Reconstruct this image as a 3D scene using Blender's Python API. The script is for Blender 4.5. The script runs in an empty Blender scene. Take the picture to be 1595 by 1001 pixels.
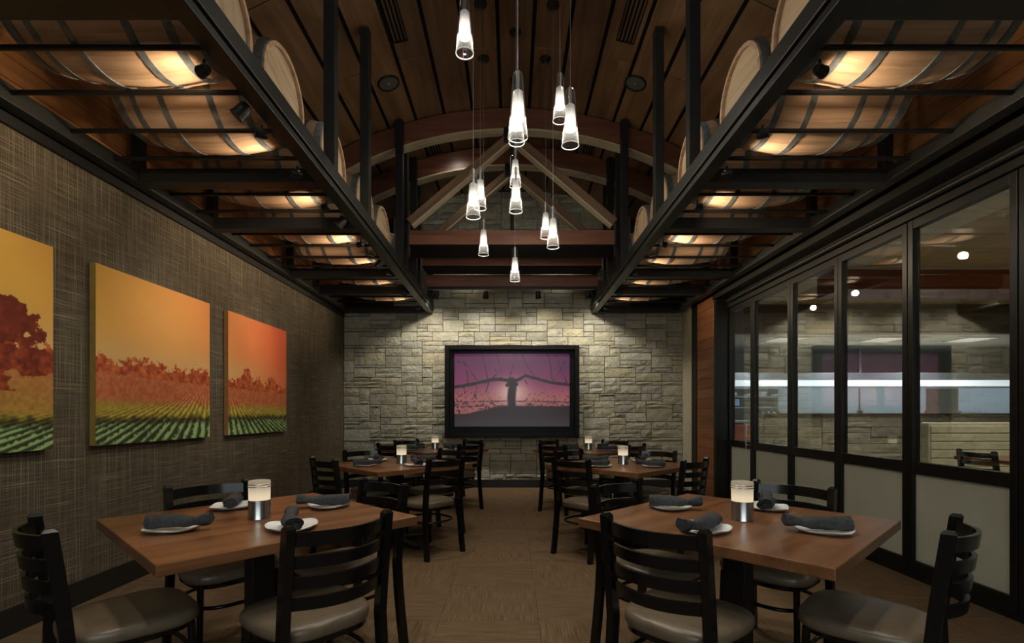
import bpy, bmesh, math, random
import numpy as np
from mathutils import Vector, Matrix

random.seed(7)
RNG = np.random.default_rng(11)
PI = math.pi
R = math.radians
scene = bpy.context.scene
COL = scene.collection

# ------------------------------------------------------------------ camera
CAMZ, FPX, HORIZON = 1.25, 775.0, 643.0
cam = bpy.data.cameras.new('camera')
cam.sensor_fit = 'HORIZONTAL'
cam.sensor_width = 36.0
cam.lens = 36.0 * FPX / 1595.0
cam.shift_y = (HORIZON - 500.5) / 1595.0
cam.clip_start = 0.05
camo = bpy.data.objects.new('camera', cam)
camo.location = (0, 0, CAMZ)
camo.rotation_euler = (R(90), 0, 0)
COL.objects.link(camo)
scene.camera = camo

# ------------------------------------------------------------------ world (cool fill through the added window behind the camera)
world = bpy.data.worlds.new('world')
scene.world = world
world.use_nodes = True
bg = world.node_tree.nodes['Background']
bg.inputs[0].default_value = (0.88, 0.95, 1.0, 1)
bg.inputs[1].default_value = 3.0

# ------------------------------------------------------------------ view
vs = scene.view_settings
vs.view_transform = 'Standard'
vs.look = 'None'
vs.exposure = 0.0
vs.gamma = 1.0
vs.use_curve_mapping = False
scene.cycles.use_denoising = True
scene.cycles.max_bounces = 10
scene.cycles.transparent_max_bounces = 16
scene.cycles.sample_clamp_indirect = 4.0

# light strengths (all in one place for tuning)
P_BARREL, P_STONE, P_CANVAS, P_NEXT, P_TRUSS = 27.0, 72.0, 50.0, 85.0, 20.0
E_PENDANT, E_CANDLE, E_SCREEN, E_KITCHEN = 1.4, 0.75, 0.48, 0.85
P_PENDANT, P_CEIL_FILL = 5.0, 90.0
WARM, NEUT, COOL = (1.0, 0.77, 0.53), (1.0, 0.92, 0.77), (0.82, 0.92, 1.0)

# ================================================================== helpers
class MB:
    def __init__(self):
        self.v = []; self.f = []
    def add(self, vs_, fs_):
        o = len(self.v)
        self.v += [tuple(p) for p in vs_]
        self.f += [tuple(i + o for i in f) for f in fs_]
        return self
    def box(self, x0, x1, y0, y1, z0, z1):
        return self.add([(x0, y0, z0), (x1, y0, z0), (x1, y1, z0), (x0, y1, z0), (x0, y0, z1), (x1, y0, z1), (x1, y1, z1), (x0, y1, z1)],
                        [(0, 3, 2, 1), (4, 5, 6, 7), (0, 1, 5, 4), (1, 2, 6, 5), (2, 3, 7, 6), (3, 0, 4, 7)])
    def bar(self, a, b, w, h, up=(0, 0, 1)):
        a = Vector(a); b = Vector(b); d = (b - a).normalized(); up = Vector(up)
        if abs(d.dot(up)) > 0.99: up = Vector((0, 1, 0))
        s = d.cross(up).normalized(); u = s.cross(d).normalized()
        pts = [p + s * (i * w / 2) + u * (j * h / 2) for p in (a, b) for i, j in ((-1, -1), (1, -1), (1, 1), (-1, 1))]
        return self.add(pts, [(0, 3, 2, 1), (4, 5, 6, 7), (0, 1, 5, 4), (1, 2, 6, 5), (2, 3, 7, 6), (3, 0, 4, 7)])
    def tube(self, pts, r, n=10, caps=True, closed=False):
        pts = [Vector(p) for p in pts]; m = len(pts)
        rs = r if isinstance(r, (list, tuple)) else [r] * m
        rings = []; pu = None
        for i, p in enumerate(pts):
            if closed: d = pts[(i + 1) % m] - pts[i - 1]
            else: d = pts[min(i + 1, m - 1)] - pts[max(i - 1, 0)]
            d.normalize()
            if pu is None:
                pu = Vector((0, 0, 1)) if abs(d.z) < 0.9 else Vector((1, 0, 0))
            u = (pu - d * pu.dot(d)).normalized(); pu = u
            s = d.cross(u)
            rings.append([p + (u * math.cos(2 * PI * k / n) + s * math.sin(2 * PI * k / n)) * rs[i] for k in range(n)])
        vs_ = [q for ring in rings for q in ring]; fs_ = []
        for i in range(m if closed else m - 1):
            j = (i + 1) % m
            for k in range(n):
                l = (k + 1) % n
                fs_.append((i * n + k, j * n + k, j * n + l, i * n + l)[::-1])
        if caps and not closed:
            fs_.append(tuple(range(n))); fs_.append(tuple(reversed(range((m - 1) * n, m * n))))
        return self.add(vs_, fs_)
    def lathe(self, prof, n=24, cx=0, cy=0, axis='z'):
        m = len(prof); vs_ = []
        for r_, z_ in prof:
            for k in range(n):
                a = 2 * PI * k / n
                if axis == 'z': vs_.append((cx + r_ * math.cos(a), cy + r_ * math.sin(a), z_))
                else: vs_.append((z_, cx + r_ * math.cos(a), cy + r_ * math.sin(a)))
        fs_ = []
        for i in range(m - 1):
            for k in range(n):
                l = (k + 1) % n
                fs_.append((i * n + k, i * n + l, (i + 1) * n + l, (i + 1) * n + k))
        return self.add(vs_, fs_)
    def cyl(self, a, b, r, n=16):
        return self.tube([a, b], r, n)

def mesh_of(name, mb, bevel=0, smooth=0):
    me = bpy.data.meshes.new(name)
    me.from_pydata(mb.v, [], mb.f)
    if bevel or True:
        bm = bmesh.new(); bm.from_mesh(me)
        if bevel:
            bmesh.ops.bevel(bm, geom=list(bm.edges), offset=bevel, segments=2, affect='EDGES', profile=0.5)
        bmesh.ops.recalc_face_normals(bm, faces=list(bm.faces))
        bm.to_mesh(me); bm.free()
    if smooth:
        me.shade_smooth()
        me.set_sharp_from_angle(angle=R(smooth))
    return me

def link(name, me, mat=None, parent=None, loc=None, rot=None, scale=None):
    o = bpy.data.objects.new(name, me); COL.objects.link(o)
    if mat is not None and me is not None and not me.materials: me.materials.append(mat)
    if parent is not None: o.parent = parent
    if loc is not None: o.location = loc
    if rot is not None: o.rotation_euler = rot
    if scale is not None: o.scale = scale
    return o

def part(name, mb, mat, parent=None, loc=None, rot=None, bevel=0, smooth=0):
    return link(name, mesh_of(name, mb, bevel, smooth), mat, parent, loc, rot)

def tag(o, label, cat, group=None):
    o['label'] = label; o['category'] = cat
    if group: o['group'] = group
    return o

def thing(name, label, cat, loc=(0, 0, 0), rotz=0, group=None):
    o = bpy.data.objects.new(name, None); COL.objects.link(o)
    o.location = loc; o.rotation_euler = (0, 0, rotz); o.empty_display_size = 0.1
    return tag(o, label, cat, group)

def struct(name, mb, mat, label=None, bevel=0, parent=None, smooth=0, cat=None):
    o = part(name, mb, mat, parent, bevel=bevel, smooth=smooth)
    if parent is None:
        o['kind'] = 'structure'
        if label: o['label'] = label
        if cat: o['category'] = cat
    return o

def copy_tree(o, parent=None):
    c = o.copy(); COL.objects.link(c); c.parent = parent
    for ch in list(o.children): copy_tree(ch, c)
    return c

def spot(name, loc, aim, power, color, angle, blend=0.6, size=0.03, parent=None):
    l = bpy.data.lights.new(name, 'SPOT'); l.energy = power; l.color = color
    l.spot_size = R(angle); l.spot_blend = blend; l.shadow_soft_size = size
    o = bpy.data.objects.new(name, l); COL.objects.link(o)
    o.location = loc
    d = Vector(aim) - Vector(loc)
    o.rotation_euler = d.to_track_quat('-Z', 'Y').to_euler()
    if parent: o.parent = parent
    return o

# ================================================================== materials
def new_mat(name):
    m = bpy.data.materials.new(name); m.use_nodes = True
    nt = m.node_tree; nt.nodes.clear()
    out = nt.nodes.new('ShaderNodeOutputMaterial')
    return m, nt, out
def N(nt, t, **kw):
    n = nt.nodes.new(t)
    for k, v in kw.items():
        if hasattr(n, k): setattr(n, k, v)
        else: n.inputs[k.replace('_', ' ')].default_value = v
    return n
def ramp(nt, stops):
    r_ = nt.nodes.new('ShaderNodeValToRGB'); e = r_.color_ramp.elements
    while len(e) < len(stops): e.new(0.5)
    for el, (p, c) in zip(e, stops):
        el.position = p; el.color = (c[0], c[1], c[2], 1)
    return r_
def pbsdf(nt, out, color=(0.5, 0.5, 0.5), rough=0.5, metal=0.0, spec=0.5):
    b = nt.nodes.new('ShaderNodeBsdfPrincipled')
    b.inputs['Base Color'].default_value = (*color, 1)
    b.inputs['Roughness'].default_value = rough
    b.inputs['Metallic'].default_value = metal
    b.inputs['Specular IOR Level'].default_value = spec
    nt.links.new(b.outputs[0], out.inputs[0])
    return b
def bump(nt, b, src, strength, dist=0.01):
    bu = nt.nodes.new('ShaderNodeBump'); bu.inputs['Strength'].default_value = strength; bu.inputs['Distance'].default_value = dist
    nt.links.new(src, bu.inputs['Height']); nt.links.new(bu.outputs[0], b.inputs['Normal'])
    return bu
def coords(nt, scale=(1, 1, 1), kind='Object', randomize=False):
    tc = nt.nodes.new('ShaderNodeTexCoord'); mp = nt.nodes.new('ShaderNodeMapping')
    mp.inputs['Scale'].default_value = scale
    nt.links.new(tc.outputs[kind], mp.inputs['Vector'])
    if randomize:
        oi = nt.nodes.new('ShaderNodeObjectInfo'); mu = nt.nodes.new('ShaderNodeMath'); mu.operation = 'MULTIPLY'; mu.inputs[1].default_value = 37.0
        nt.links.new(oi.outputs['Random'], mu.inputs[0])
        cx = nt.nodes.new('ShaderNodeCombineXYZ')
        for i in range(3): nt.links.new(mu.outputs[0], cx.inputs[i])
        nt.links.new(cx.outputs[0], mp.inputs['Location'])
    return mp

def mat_plain(name, color, rough=0.5, metal=0.0, spec=0.5, noise=0.12, nscale=14, bumpy=0.0):
    m, nt, out = new_mat(name); b = pbsdf(nt, out, color, rough, metal, spec)
    mp = coords(nt)
    no = N(nt, 'ShaderNodeTexNoise', Scale=nscale, Detail=4.0); nt.links.new(mp.outputs[0], no.inputs['Vector'])
    lo = tuple(c * (1 - noise) for c in color); hi = tuple(min(1, c * (1 + noise)) for c in color)
    r_ = ramp(nt, [(0.3, lo), (0.7, hi)]); nt.links.new(no.outputs[0], r_.inputs[0]); nt.links.new(r_.outputs[0], b.inputs['Base Color'])
    if bumpy: bump(nt, b, no.outputs[0], bumpy, 0.004)
    return m

def mat_wood(name, dark, mid, light, axis='y', rough=0.45, scale=1.0, vary=0.35, spec=0.5):
    """fine grain running along one object axis"""
    m, nt, out = new_mat(name); b = pbsdf(nt, out, mid, rough, 0, spec)
    s = {'x': (1.2, 16, 16), 'y': (16, 1.2, 16), 'z': (16, 16, 1.2)}[axis]
    mp = coords(nt, tuple(k * scale for k in s), randomize=True)
    no = N(nt, 'ShaderNodeTexNoise', Scale=1.0, Detail=6.0, Roughness=0.62, Distortion=0.6); nt.links.new(mp.outputs[0], no.inputs['Vector'])
    r_ = ramp(nt, [(0.28, dark), (0.5, mid), (0.74, light)]); nt.links.new(no.outputs[0], r_.inputs[0])
    oi = nt.nodes.new('ShaderNodeObjectInfo')
    mr = N(nt, 'ShaderNodeMapRange'); mr.inputs['To Min'].default_value = 1 - vary; mr.inputs['To Max'].default_value = 1 + vary * 0.5
    nt.links.new(oi.outputs['Random'], mr.inputs['Value'])
    mx = nt.nodes.new('ShaderNodeVectorMath'); mx.operation = 'SCALE'
    nt.links.new(r_.outputs[0], mx.inputs[0]); nt.links.new(mr.outputs[0], mx.inputs['Scale'])
    nt.links.new(mx.outputs[0], b.inputs['Base Color'])
    bump(nt, b, no.outputs[0], 0.12, 0.003)
    return m

def mat_glass(name, tint=(1, 1, 1), ior=1.5, rough=0.0, boost=1.0):
    m, nt, out = new_mat(name)
    tr = N(nt, 'ShaderNodeBsdfTransparent'); tr.inputs[0].default_value = (*tint, 1)
    gl = N(nt, 'ShaderNodeBsdfGlossy'); gl.inputs['Roughness'].default_value = rough
    fr = N(nt, 'ShaderNodeFresnel')
    ge = nt.nodes.new('ShaderNodeNewGeometry'); mr = N(nt, 'ShaderNodeMapRange')      # a thin sheet reflects alike from both faces
    mr.inputs['To Min'].default_value = ior; mr.inputs['To Max'].default_value = 1 / ior
    nt.links.new(ge.outputs['Backfacing'], mr.inputs['Value']); nt.links.new(mr.outputs[0], fr.inputs['IOR'])
    mu = N(nt, 'ShaderNodeMath', operation='MULTIPLY'); mu.inputs[1].default_value = boost; mu.use_clamp = True
    mi = nt.nodes.new('ShaderNodeMixShader')
    nt.links.new(fr.outputs[0], mu.inputs[0]); nt.links.new(mu.outputs[0], mi.inputs[0])
    nt.links.new(tr.outputs[0], mi.inputs[1]); nt.links.new(gl.outputs[0], mi.inputs[2]); nt.links.new(mi.outputs[0], out.inputs[0])
    return m

def mat_lampglass(name):
    """clear blown glass: see-through when faced, milky bright where the wall is seen edge-on"""
    m, nt, out = new_mat(name)
    tr = N(nt, 'ShaderNodeBsdfTransparent'); tr.inputs[0].default_value = (0.95, 0.95, 0.95, 1)
    gl = N(nt, 'ShaderNodeBsdfGlossy'); gl.inputs['Roughness'].default_value = 0.0
    tl = N(nt, 'ShaderNodeBsdfTranslucent'); tl.inputs[0].default_value = (0.9, 0.9, 0.9, 1)
    m2 = nt.nodes.new('ShaderNodeMixShader'); m2.inputs[0].default_value = 0.2
    nt.links.new(gl.outputs[0], m2.inputs[1]); nt.links.new(tl.outputs[0], m2.inputs[2])
    lw = N(nt, 'ShaderNodeLayerWeight'); lw.inputs['Blend'].default_value = 0.5
    pw = N(nt, 'ShaderNodeMath', operation='POWER'); pw.inputs[1].default_value = 3.5
    mu = N(nt, 'ShaderNodeMath', operation='MULTIPLY_ADD'); mu.inputs[1].default_value = 0.6; mu.inputs[2].default_value = 0.05; mu.use_clamp = True
    mi = nt.nodes.new('ShaderNodeMixShader')
    nt.links.new(lw.outputs['Facing'], pw.inputs[0]); nt.links.new(pw.outputs[0], mu.inputs[0]); nt.links.new(mu.outputs[0], mi.inputs[0])
    nt.links.new(tr.outputs[0], mi.inputs[1]); nt.links.new(m2.outputs[0], mi.inputs[2]); nt.links.new(mi.outputs[0], out.inputs[0])
    return m

def mat_frost(name, color, through=0.5):
    m, nt, out = new_mat(name)
    tl = N(nt, 'ShaderNodeBsdfTranslucent'); tl.inputs[0].default_value = (*color, 1)
    b = nt.nodes.new('ShaderNodeBsdfPrincipled'); b.inputs['Base Color'].default_value = (*color, 1); b.inputs['Roughness'].default_value = 0.35
    mp = coords(nt); no = N(nt, 'ShaderNodeTexNoise', Scale=3.0, Detail=3.0); nt.links.new(mp.outputs[0], no.inputs['Vector'])
    r_ = ramp(nt, [(0.3, tuple(c * 0.9 for c in color)), (0.7, color)]); nt.links.new(no.outputs[0], r_.inputs[0]); nt.links.new(r_.outputs[0], b.inputs['Base Color'])
    mi = nt.nodes.new('ShaderNodeMixShader'); mi.inputs[0].default_value = through
    nt.links.new(b.outputs[0], mi.inputs[1]); nt.links.new(tl.outputs[0], mi.inputs[2]); nt.links.new(mi.outputs[0], out.inputs[0])
    return m

def mat_emit(name, color, strength, base=(0.8, 0.8, 0.8)):
    m, nt, out = new_mat(name); b = pbsdf(nt, out, base, 0.5)
    b.inputs['Emission Color'].default_value = (*color, 1); b.inputs['Emission Strength'].default_value = strength
    return m

def mat_glow_z(name, color, z0, sig, peak, floor_, base=(0.14, 0.135, 0.125)):
    """frosted lamp glass: brightest round the bulb at height z0"""
    m, nt, out = new_mat(name); b = pbsdf(nt, out, base, 0.4)
    tc = nt.nodes.new('ShaderNodeTexCoord'); sp = nt.nodes.new('ShaderNodeSeparateXYZ'); nt.links.new(tc.outputs['Object'], sp.inputs[0])
    su = N(nt, 'ShaderNodeMath', operation='SUBTRACT'); su.inputs[1].default_value = z0; nt.links.new(sp.outputs['Z'], su.inputs[0])
    ab = N(nt, 'ShaderNodeMath', operation='ABSOLUTE'); nt.links.new(su.outputs[0], ab.inputs[0])
    mr = N(nt, 'ShaderNodeMapRange', interpolation_type='SMOOTHSTEP'); mr.inputs['From Min'].default_value = 0; mr.inputs['From Max'].default_value = sig
    mr.inputs['To Min'].default_value = peak; mr.inputs['To Max'].default_value = floor_
    nt.links.new(ab.outputs[0], mr.inputs['Value']); nt.links.new(mr.outputs[0], b.inputs['Emission Strength'])
    b.inputs['Emission Color'].default_value = (*color, 1)
    return m

def mat_attr(name, emit=0.0, rough=0.7):
    m, nt, out = new_mat(name); b = pbsdf(nt, out, (0.5, 0.5, 0.5), rough, 0, 0.3)
    at = N(nt, 'ShaderNodeVertexColor'); at.layer_name = 'print'
    if emit:
        nt.links.new(at.outputs[0], b.inputs['Emission Color']); b.inputs['Emission Strength'].default_value = emit
        b.inputs['Base Color'].default_value = (0.02, 0.02, 0.02, 1)
    else:
        nt.links.new(at.outputs[0], b.inputs['Base Color'])
    return m

def mat_stone(name, island=False):
    m, nt, out = new_mat(name); b = pbsdf(nt, out, (0.4, 0.38, 0.3), 0.9, 0, 0.2)
    if island:
        src = nt.nodes.new('ShaderNodeNewGeometry').outputs['Random Per Island']
    else:
        src = nt.nodes.new('ShaderNodeObjectInfo').outputs['Random']
    r_ = ramp(nt, [(0.0, (0.30, 0.285, 0.225)), (0.2, (0.40, 0.385, 0.30)), (0.4, (0.47, 0.455, 0.355)), (0.55, (0.38, 0.36, 0.28)),
                   (0.7, (0.45, 0.41, 0.285)), (0.82, (0.35, 0.335, 0.285)), (0.92, (0.51, 0.50, 0.41)), (1.0, (0.40, 0.33, 0.21))])
    nt.links.new(src, r_.inputs[0])
    mp = coords(nt, (1, 1, 1), randomize=not island)
    no = N(nt, 'ShaderNodeTexNoise', Scale=9.0, Detail=8.0, Roughness=0.65); nt.links.new(mp.outputs[0], no.inputs['Vector'])
    mr = N(nt, 'ShaderNodeMapRange'); mr.inputs['From Min'].default_value = 0.3; mr.inputs['From Max'].default_value = 0.7
    mr.inputs['To Min'].default_value = 0.78; mr.inputs['To Max'].default_value = 1.18; nt.links.new(no.outputs[0], mr.inputs['Value'])
    mx = nt.nodes.new('ShaderNodeVectorMath'); mx.operation = 'SCALE'
    nt.links.new(r_.outputs[0], mx.inputs[0]); nt.links.new(mr.outputs[0], mx.inputs['Scale']); nt.links.new(mx.outputs[0], b.inputs['Base Color'])
    n2 = N(nt, 'ShaderNodeTexNoise', Scale=17.0, Detail=9.0, Roughness=0.68); nt.links.new(mp.outputs[0], n2.inputs['Vector'])
    bump(nt, b, n2.outputs[0], 1.0, 0.045)
    return m

def mat_weave(name):
    """grasscloth: pale threads both ways over dark brown"""
    m, nt, out = new_mat(name); b = pbsdf(nt, out, (0.2, 0.16, 0.1), 0.85, 0, 0.25)
    hs = coords(nt, (1, 3.0, 300)); vsn = coords(nt, (1, 250, 1.6))
    a = N(nt, 'ShaderNodeTexNoise', Scale=1.0, Detail=3.0, Roughness=0.6); nt.links.new(hs.outputs[0], a.inputs['Vector'])
    c = N(nt, 'ShaderNodeTexNoise', Scale=1.0, Detail=3.0, Roughness=0.6); nt.links.new(vsn.outputs[0], c.inputs['Vector'])
    mx = N(nt, 'ShaderNodeMath', operation='MAXIMUM'); nt.links.new(a.outputs[0], mx.inputs[0]); nt.links.new(c.outputs[0], mx.inputs[1])
    r_ = ramp(nt, [(0.46, (0.050, 0.038, 0.023)), (0.58, (0.11, 0.088, 0.055)), (0.72, (0.32, 0.265, 0.17))]); nt.links.new(mx.outputs[0], r_.inputs[0])
    nt.links.new(r_.outputs[0], b.inputs['Base Color']); bump(nt, b, mx.outputs[0], 0.4, 0.004)
    return m

def mat_carpet(name):
    m, nt, out = new_mat(name); b = pbsdf(nt, out, (0.14, 0.1, 0.06), 0.95, 0, 0.1)
    mp = coords(nt, (1, 1, 1))
    st = coords(nt, (330, 5, 1), randomize=True)
    a = N(nt, 'ShaderNodeTexNoise', Scale=1.0, Detail=3.0); nt.links.new(st.outputs[0], a.inputs['Vector'])
    f = N(nt, 'ShaderNodeTexNoise', Scale=160.0, Detail=2.0); nt.links.new(mp.outputs[0], f.inputs['Vector'])
    ad = N(nt, 'ShaderNodeMath', operation='MULTIPLY_ADD'); ad.inputs[1].default_value = 0.35
    nt.links.new(f.outputs[0], ad.inputs[0]); nt.links.new(a.outputs[0], ad.inputs[2])
    r_ = ramp(nt, [(0.45, (0.074, 0.046, 0.025)), (0.68, (0.135, 0.088, 0.049)), (0.9, (0.21, 0.145, 0.085))]); nt.links.new(ad.outputs[0], r_.inputs[0])
    nt.links.new(r_.outputs[0], b.inputs['Base Color']); bump(nt, b, ad.outputs[0], 0.5, 0.004)
    return m

M = {}
M['black_steel'] = mat_plain('black_steel', (0.007, 0.007, 0.007), 0.40, 0.0, 0.35)
M['rack_steel'] = mat_plain('rack_steel', (0.015, 0.016, 0.014), 0.40, 0.0, 0.35)
M['chair_black'] = mat_plain('chair_black', (0.0045, 0.005, 0.0055), 0.22, 0.0, 0.4)
M['bronze'] = mat_plain('bronze', (0.009, 0.009, 0.0065), 0.36, 0.0, 0.35)
M['baseboard'] = mat_plain('baseboard', (0.012, 0.011, 0.010), 0.5)
M['vinyl'] = mat_plain('vinyl', (0.165, 0.125, 0.083), 0.33, 0, 0.5, 0.08, 40, 0.1)
M['table_wood'] = mat_wood('table_wood', (0.10, 0.040, 0.016), (0.185, 0.080, 0.034), (0.27, 0.128, 0.058), 'x', 0.30, 0.8, 0.1)
M['ceiling_wood'] = mat_wood('ceiling_wood', (0.07, 0.034, 0.012), (0.135, 0.070, 0.027), (0.19, 0.105, 0.045), 'y', 0.5, 0.7, 0.25)
M['ceiling_dark'] = mat_plain('ceiling_dark', (0.006, 0.005, 0.005), 0.9, 0, 0.1)
M['lit_wood'] = mat_wood('lit_wood', (0.26, 0.20, 0.12), (0.36, 0.29, 0.185), (0.44, 0.36, 0.24), 'x', 0.5, 1.0, 0.1)  # pale tone stands in for light from below on timber undersides
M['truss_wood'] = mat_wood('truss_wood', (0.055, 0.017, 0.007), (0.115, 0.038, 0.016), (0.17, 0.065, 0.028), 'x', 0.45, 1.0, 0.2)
M['strut_wood'] = mat_wood('strut_wood', (0.07, 0.035, 0.018), (0.13, 0.07, 0.035), (0.18, 0.105, 0.06), 'x', 0.5, 1.0, 0.2)
M['orange_plank'] = mat_wood('orange_plank', (0.22, 0.085, 0.025), (0.40, 0.165, 0.055), (0.52, 0.25, 0.09), 'y', 0.45, 1.0, 0.25)
M['column_wood'] = mat_wood('column_wood', (0.13, 0.045, 0.015), (0.25, 0.09, 0.03), (0.34, 0.14, 0.05), 'y', 0.4, 1.0, 0.2)
M['stave'] = mat_wood('stave', (0.34, 0.20, 0.11), (0.52, 0.335, 0.205), (0.60, 0.41, 0.265), 'x', 0.55, 1.0, 0.22)
M['barrel_head'] = mat_wood('barrel_head', (0.38, 0.25, 0.14), (0.55, 0.40, 0.25), (0.66, 0.50, 0.34), 'z', 0.6, 0.8, 0.12)
M['hoop'] = mat_plain('hoop', (0.15, 0.165, 0.17), 0.36, 0.35, 0.5, 0.35, 20)
M['stone'] = mat_stone('stone')
M['stone_mass'] = mat_stone('stone_mass', True)
M['mortar'] = mat_plain('mortar', (0.045, 0.042, 0.035), 0.95)
M['weave'] = mat_weave('weave')
M['carpet'] = mat_carpet('carpet')
M['plaster'] = mat_plain('plaster', (0.46, 0.42, 0.31), 0.85)
M['offwhite'] = mat_plain('offwhite', (0.60, 0.59, 0.52), 0.8, noise=0.05, nscale=3)
M['kitchen_wall'] = mat_plain('kitchen_wall', (0.50, 0.50, 0.44), 0.7, noise=0.06, nscale=3)
M['brown_wall'] = mat_plain('brown_wall', (0.10, 0.072, 0.04), 0.8)
M['tan_ceiling'] = mat_wood('tan_ceiling', (0.30, 0.20, 0.10), (0.42, 0.30, 0.16), (0.50, 0.37, 0.21), 'x', 0.5, 0.5, 0.1)
M['red_wood'] = mat_wood('red_wood', (0.14, 0.035, 0.016), (0.24, 0.065, 0.03), (0.32, 0.10, 0.05), 'x', 0.4, 0.8, 0.1)
M['pane'] = mat_glass('pane', (0.95, 0.97, 0.95), 1.52, 0.0, 2.8)
M['clear_glass'] = mat_lampglass('clear_glass')
M['frost'] = mat_frost('frost', (0.62, 0.63, 0.54), 0.45)
M['frost_screen'] = mat_frost('frost_screen', (0.62, 0.70, 0.76), 0.6)
M['rim_glass'] = mat_frost('rim_glass', (0.92, 0.92, 0.9), 0.5)  # white tone stands in for light refracted at the glass edge
M['diffuser'] = mat_glow_z('diffuser', (1.0, 0.92, 0.80), 0.145, 0.10, E_PENDANT, 0.22)
M['candle_shade'] = mat_glow_z('candle_shade', (1.0, 0.80, 0.52), 0.095, 0.08, E_CANDLE, 0.22)
M['chrome'] = mat_plain('chrome', (0.62, 0.62, 0.62), 0.24, 1.0, 0.5, 0.05)
M['steel'] = mat_plain('steel', (0.55, 0.58, 0.60), 0.35, 0.9, 0.5, 0.08)
M['porcelain'] = mat_plain('porcelain', (0.80, 0.80, 0.78), 0.15, 0, 0.5, 0.03)
M['napkin'] = mat_plain('napkin', (0.040, 0.043, 0.047), 0.85, 0, 0.3, 0.3, 60, 0.4)
M['frame_black'] = mat_plain('frame_black', (0.004, 0.003, 0.003), 0.35, 0, 0.15)
M['speaker'] = mat_plain('speaker', (0.055, 0.06, 0.04), 0.7)
M['booth'] = mat_plain('booth', (0.55, 0.52, 0.38), 0.5)
M['lamp_glow'] = mat_emit('lamp_glow', (1.0, 0.93, 0.82), 14.0)
M['kitchen_glow'] = mat_emit('kitchen_glow', COOL, E_KITCHEN)
M['cable'] = mat_plain('cable', (0.25, 0.25, 0.25), 0.4, 0.6)
M['bounce_floor'] = mat_wood('bounce_floor', (0.34, 0.30, 0.24), (0.48, 0.44, 0.36), (0.56, 0.52, 0.44), 'x', 0.4, 0.4, 0.1)
M['print'] = mat_attr('print', 0.0, 0.75)
M['display'] = mat_attr('display', E_SCREEN, 0.25)
M['canvas_edge_yellow'] = mat_plain('canvas_edge_yellow', (0.34, 0.22, 0.05), 0.8)
M['canvas_edge_orange'] = mat_plain('canvas_edge_orange', (0.42, 0.19, 0.06), 0.8)

# ================================================================== setting
XL, XR, YB, YF = -2.84, 2.88, 8.40, -2.60          # left wall, right wall line, back wall, wall behind the camera
XG = 3.08                                           # glass partition plane
Z0 = 5.0; RC = 4.6                                  # vault crown height, radius
def vault(x, r=RC): return Z0 - RC + math.sqrt(r * r - x * x)
RZ = 2.92                                           # rack underside

fl = struct('floor', MB().box(XL - 0.1, 12.0, YF - 0.1, 13.0, -0.12, -0.008), M['carpet'], 'brown carpet-tiled floor of the dining room')
tile_me = mesh_of('carpet_tile', MB().box(-0.2993, 0.2993, -0.2993, 0.2993, -0.008, 0.0), bevel=0.0008)
k = 0
for i in range(10):
    for j in range(19):
        x = XL + 0.3 + 0.6 * i; y = YB - 0.3 - 0.6 * j
        if x > 3.3 or y < YF: continue
        link('carpet_tile', tile_me, M['carpet'], fl, (x, y, 0), (0, 0, PI / 2 * ((i + j) % 2) + PI * ((i * 3 + j) % 2)))
part('bounce_floor', MB().box(XL + 6.0 + 0.01, 11.9, YF, 12.9, -0.008, 0.0), M['bounce_floor'], fl)  # unseen floor, made pale to bounce light onto the next room's ceiling

wl = struct('wall_left', MB().box(XL - 0.12, XL, YF, YB + 0.1, 0.0, 2.98), M['weave'], 'left wall in brown woven grasscloth')
struct('baseboard_left', MB().box(XL, XL + 0.018, YF, YB, 0.0, 0.15), M['baseboard'], 'black baseboard under the grasscloth wall')
struct('baseboard_back', MB().box(XL, XR, YB - 0.05, YB - 0.03, 0.0, 0.13), M['baseboard'], 'black baseboard under the stone wall')
# upper side walls in orange planks above the barrel racks
for side, name, xw in ((-1, 'wall_left_upper', XL), (1, 'wall_right_upper', XR + 0.04)):
    w = struct(name, MB().box(xw, xw + side * 0.12, YF, YB + 0.1, 2.98, vault(2.85) + 0.1), M['ceiling_dark'], 'orange plank wall behind the %s barrels' % ('canvas-side' if side < 0 else 'glass-side'))
    pm = mesh_of('plank', MB().box(-0.012, 0.012, -5.5, 5.5, -0.064, 0.064), bevel=0.004)
    for q in range(8):
        link('plank', pm, M['orange_plank'], w, (xw - side * 0.012, (YF + YB) / 2, 3.05 + q * 0.132))
struct('wall_rear', MB().box(XL, -1.9, YF - 0.12, YF, 0, 5.0).box(1.9, XG + 0.1, YF - 0.12, YF, 0, 5.0).box(-1.9, 1.9, YF - 0.12, YF, 0, 0.7).box(-1.9, 1.9, YF - 0.12, YF, 3.6, 5.0), M['plaster'])
wn = struct('fill_window', MB().box(-1.9, -1.84, YF - 0.1, YF - 0.02, 0.7, 3.6).box(1.84, 1.9, YF - 0.1, YF - 0.02, 0.7, 3.6).box(-0.03, 0.03, YF - 0.1, YF - 0.02, 0.7, 3.6)
            .box(-1.9, 1.9, YF - 0.1, YF - 0.02, 0.7, 0.76).box(-1.9, 1.9, YF - 0.1, YF - 0.02, 3.54, 3.6), M['bronze'])  # unseen window, added to let soft fill in from behind
for xx in (-0.935, 0.935):
    part('pane', MB().box(xx - 0.905, xx + 0.905, YF - 0.062, YF - 0.056, 0.76, 3.54), M['pane'], wn)

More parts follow.
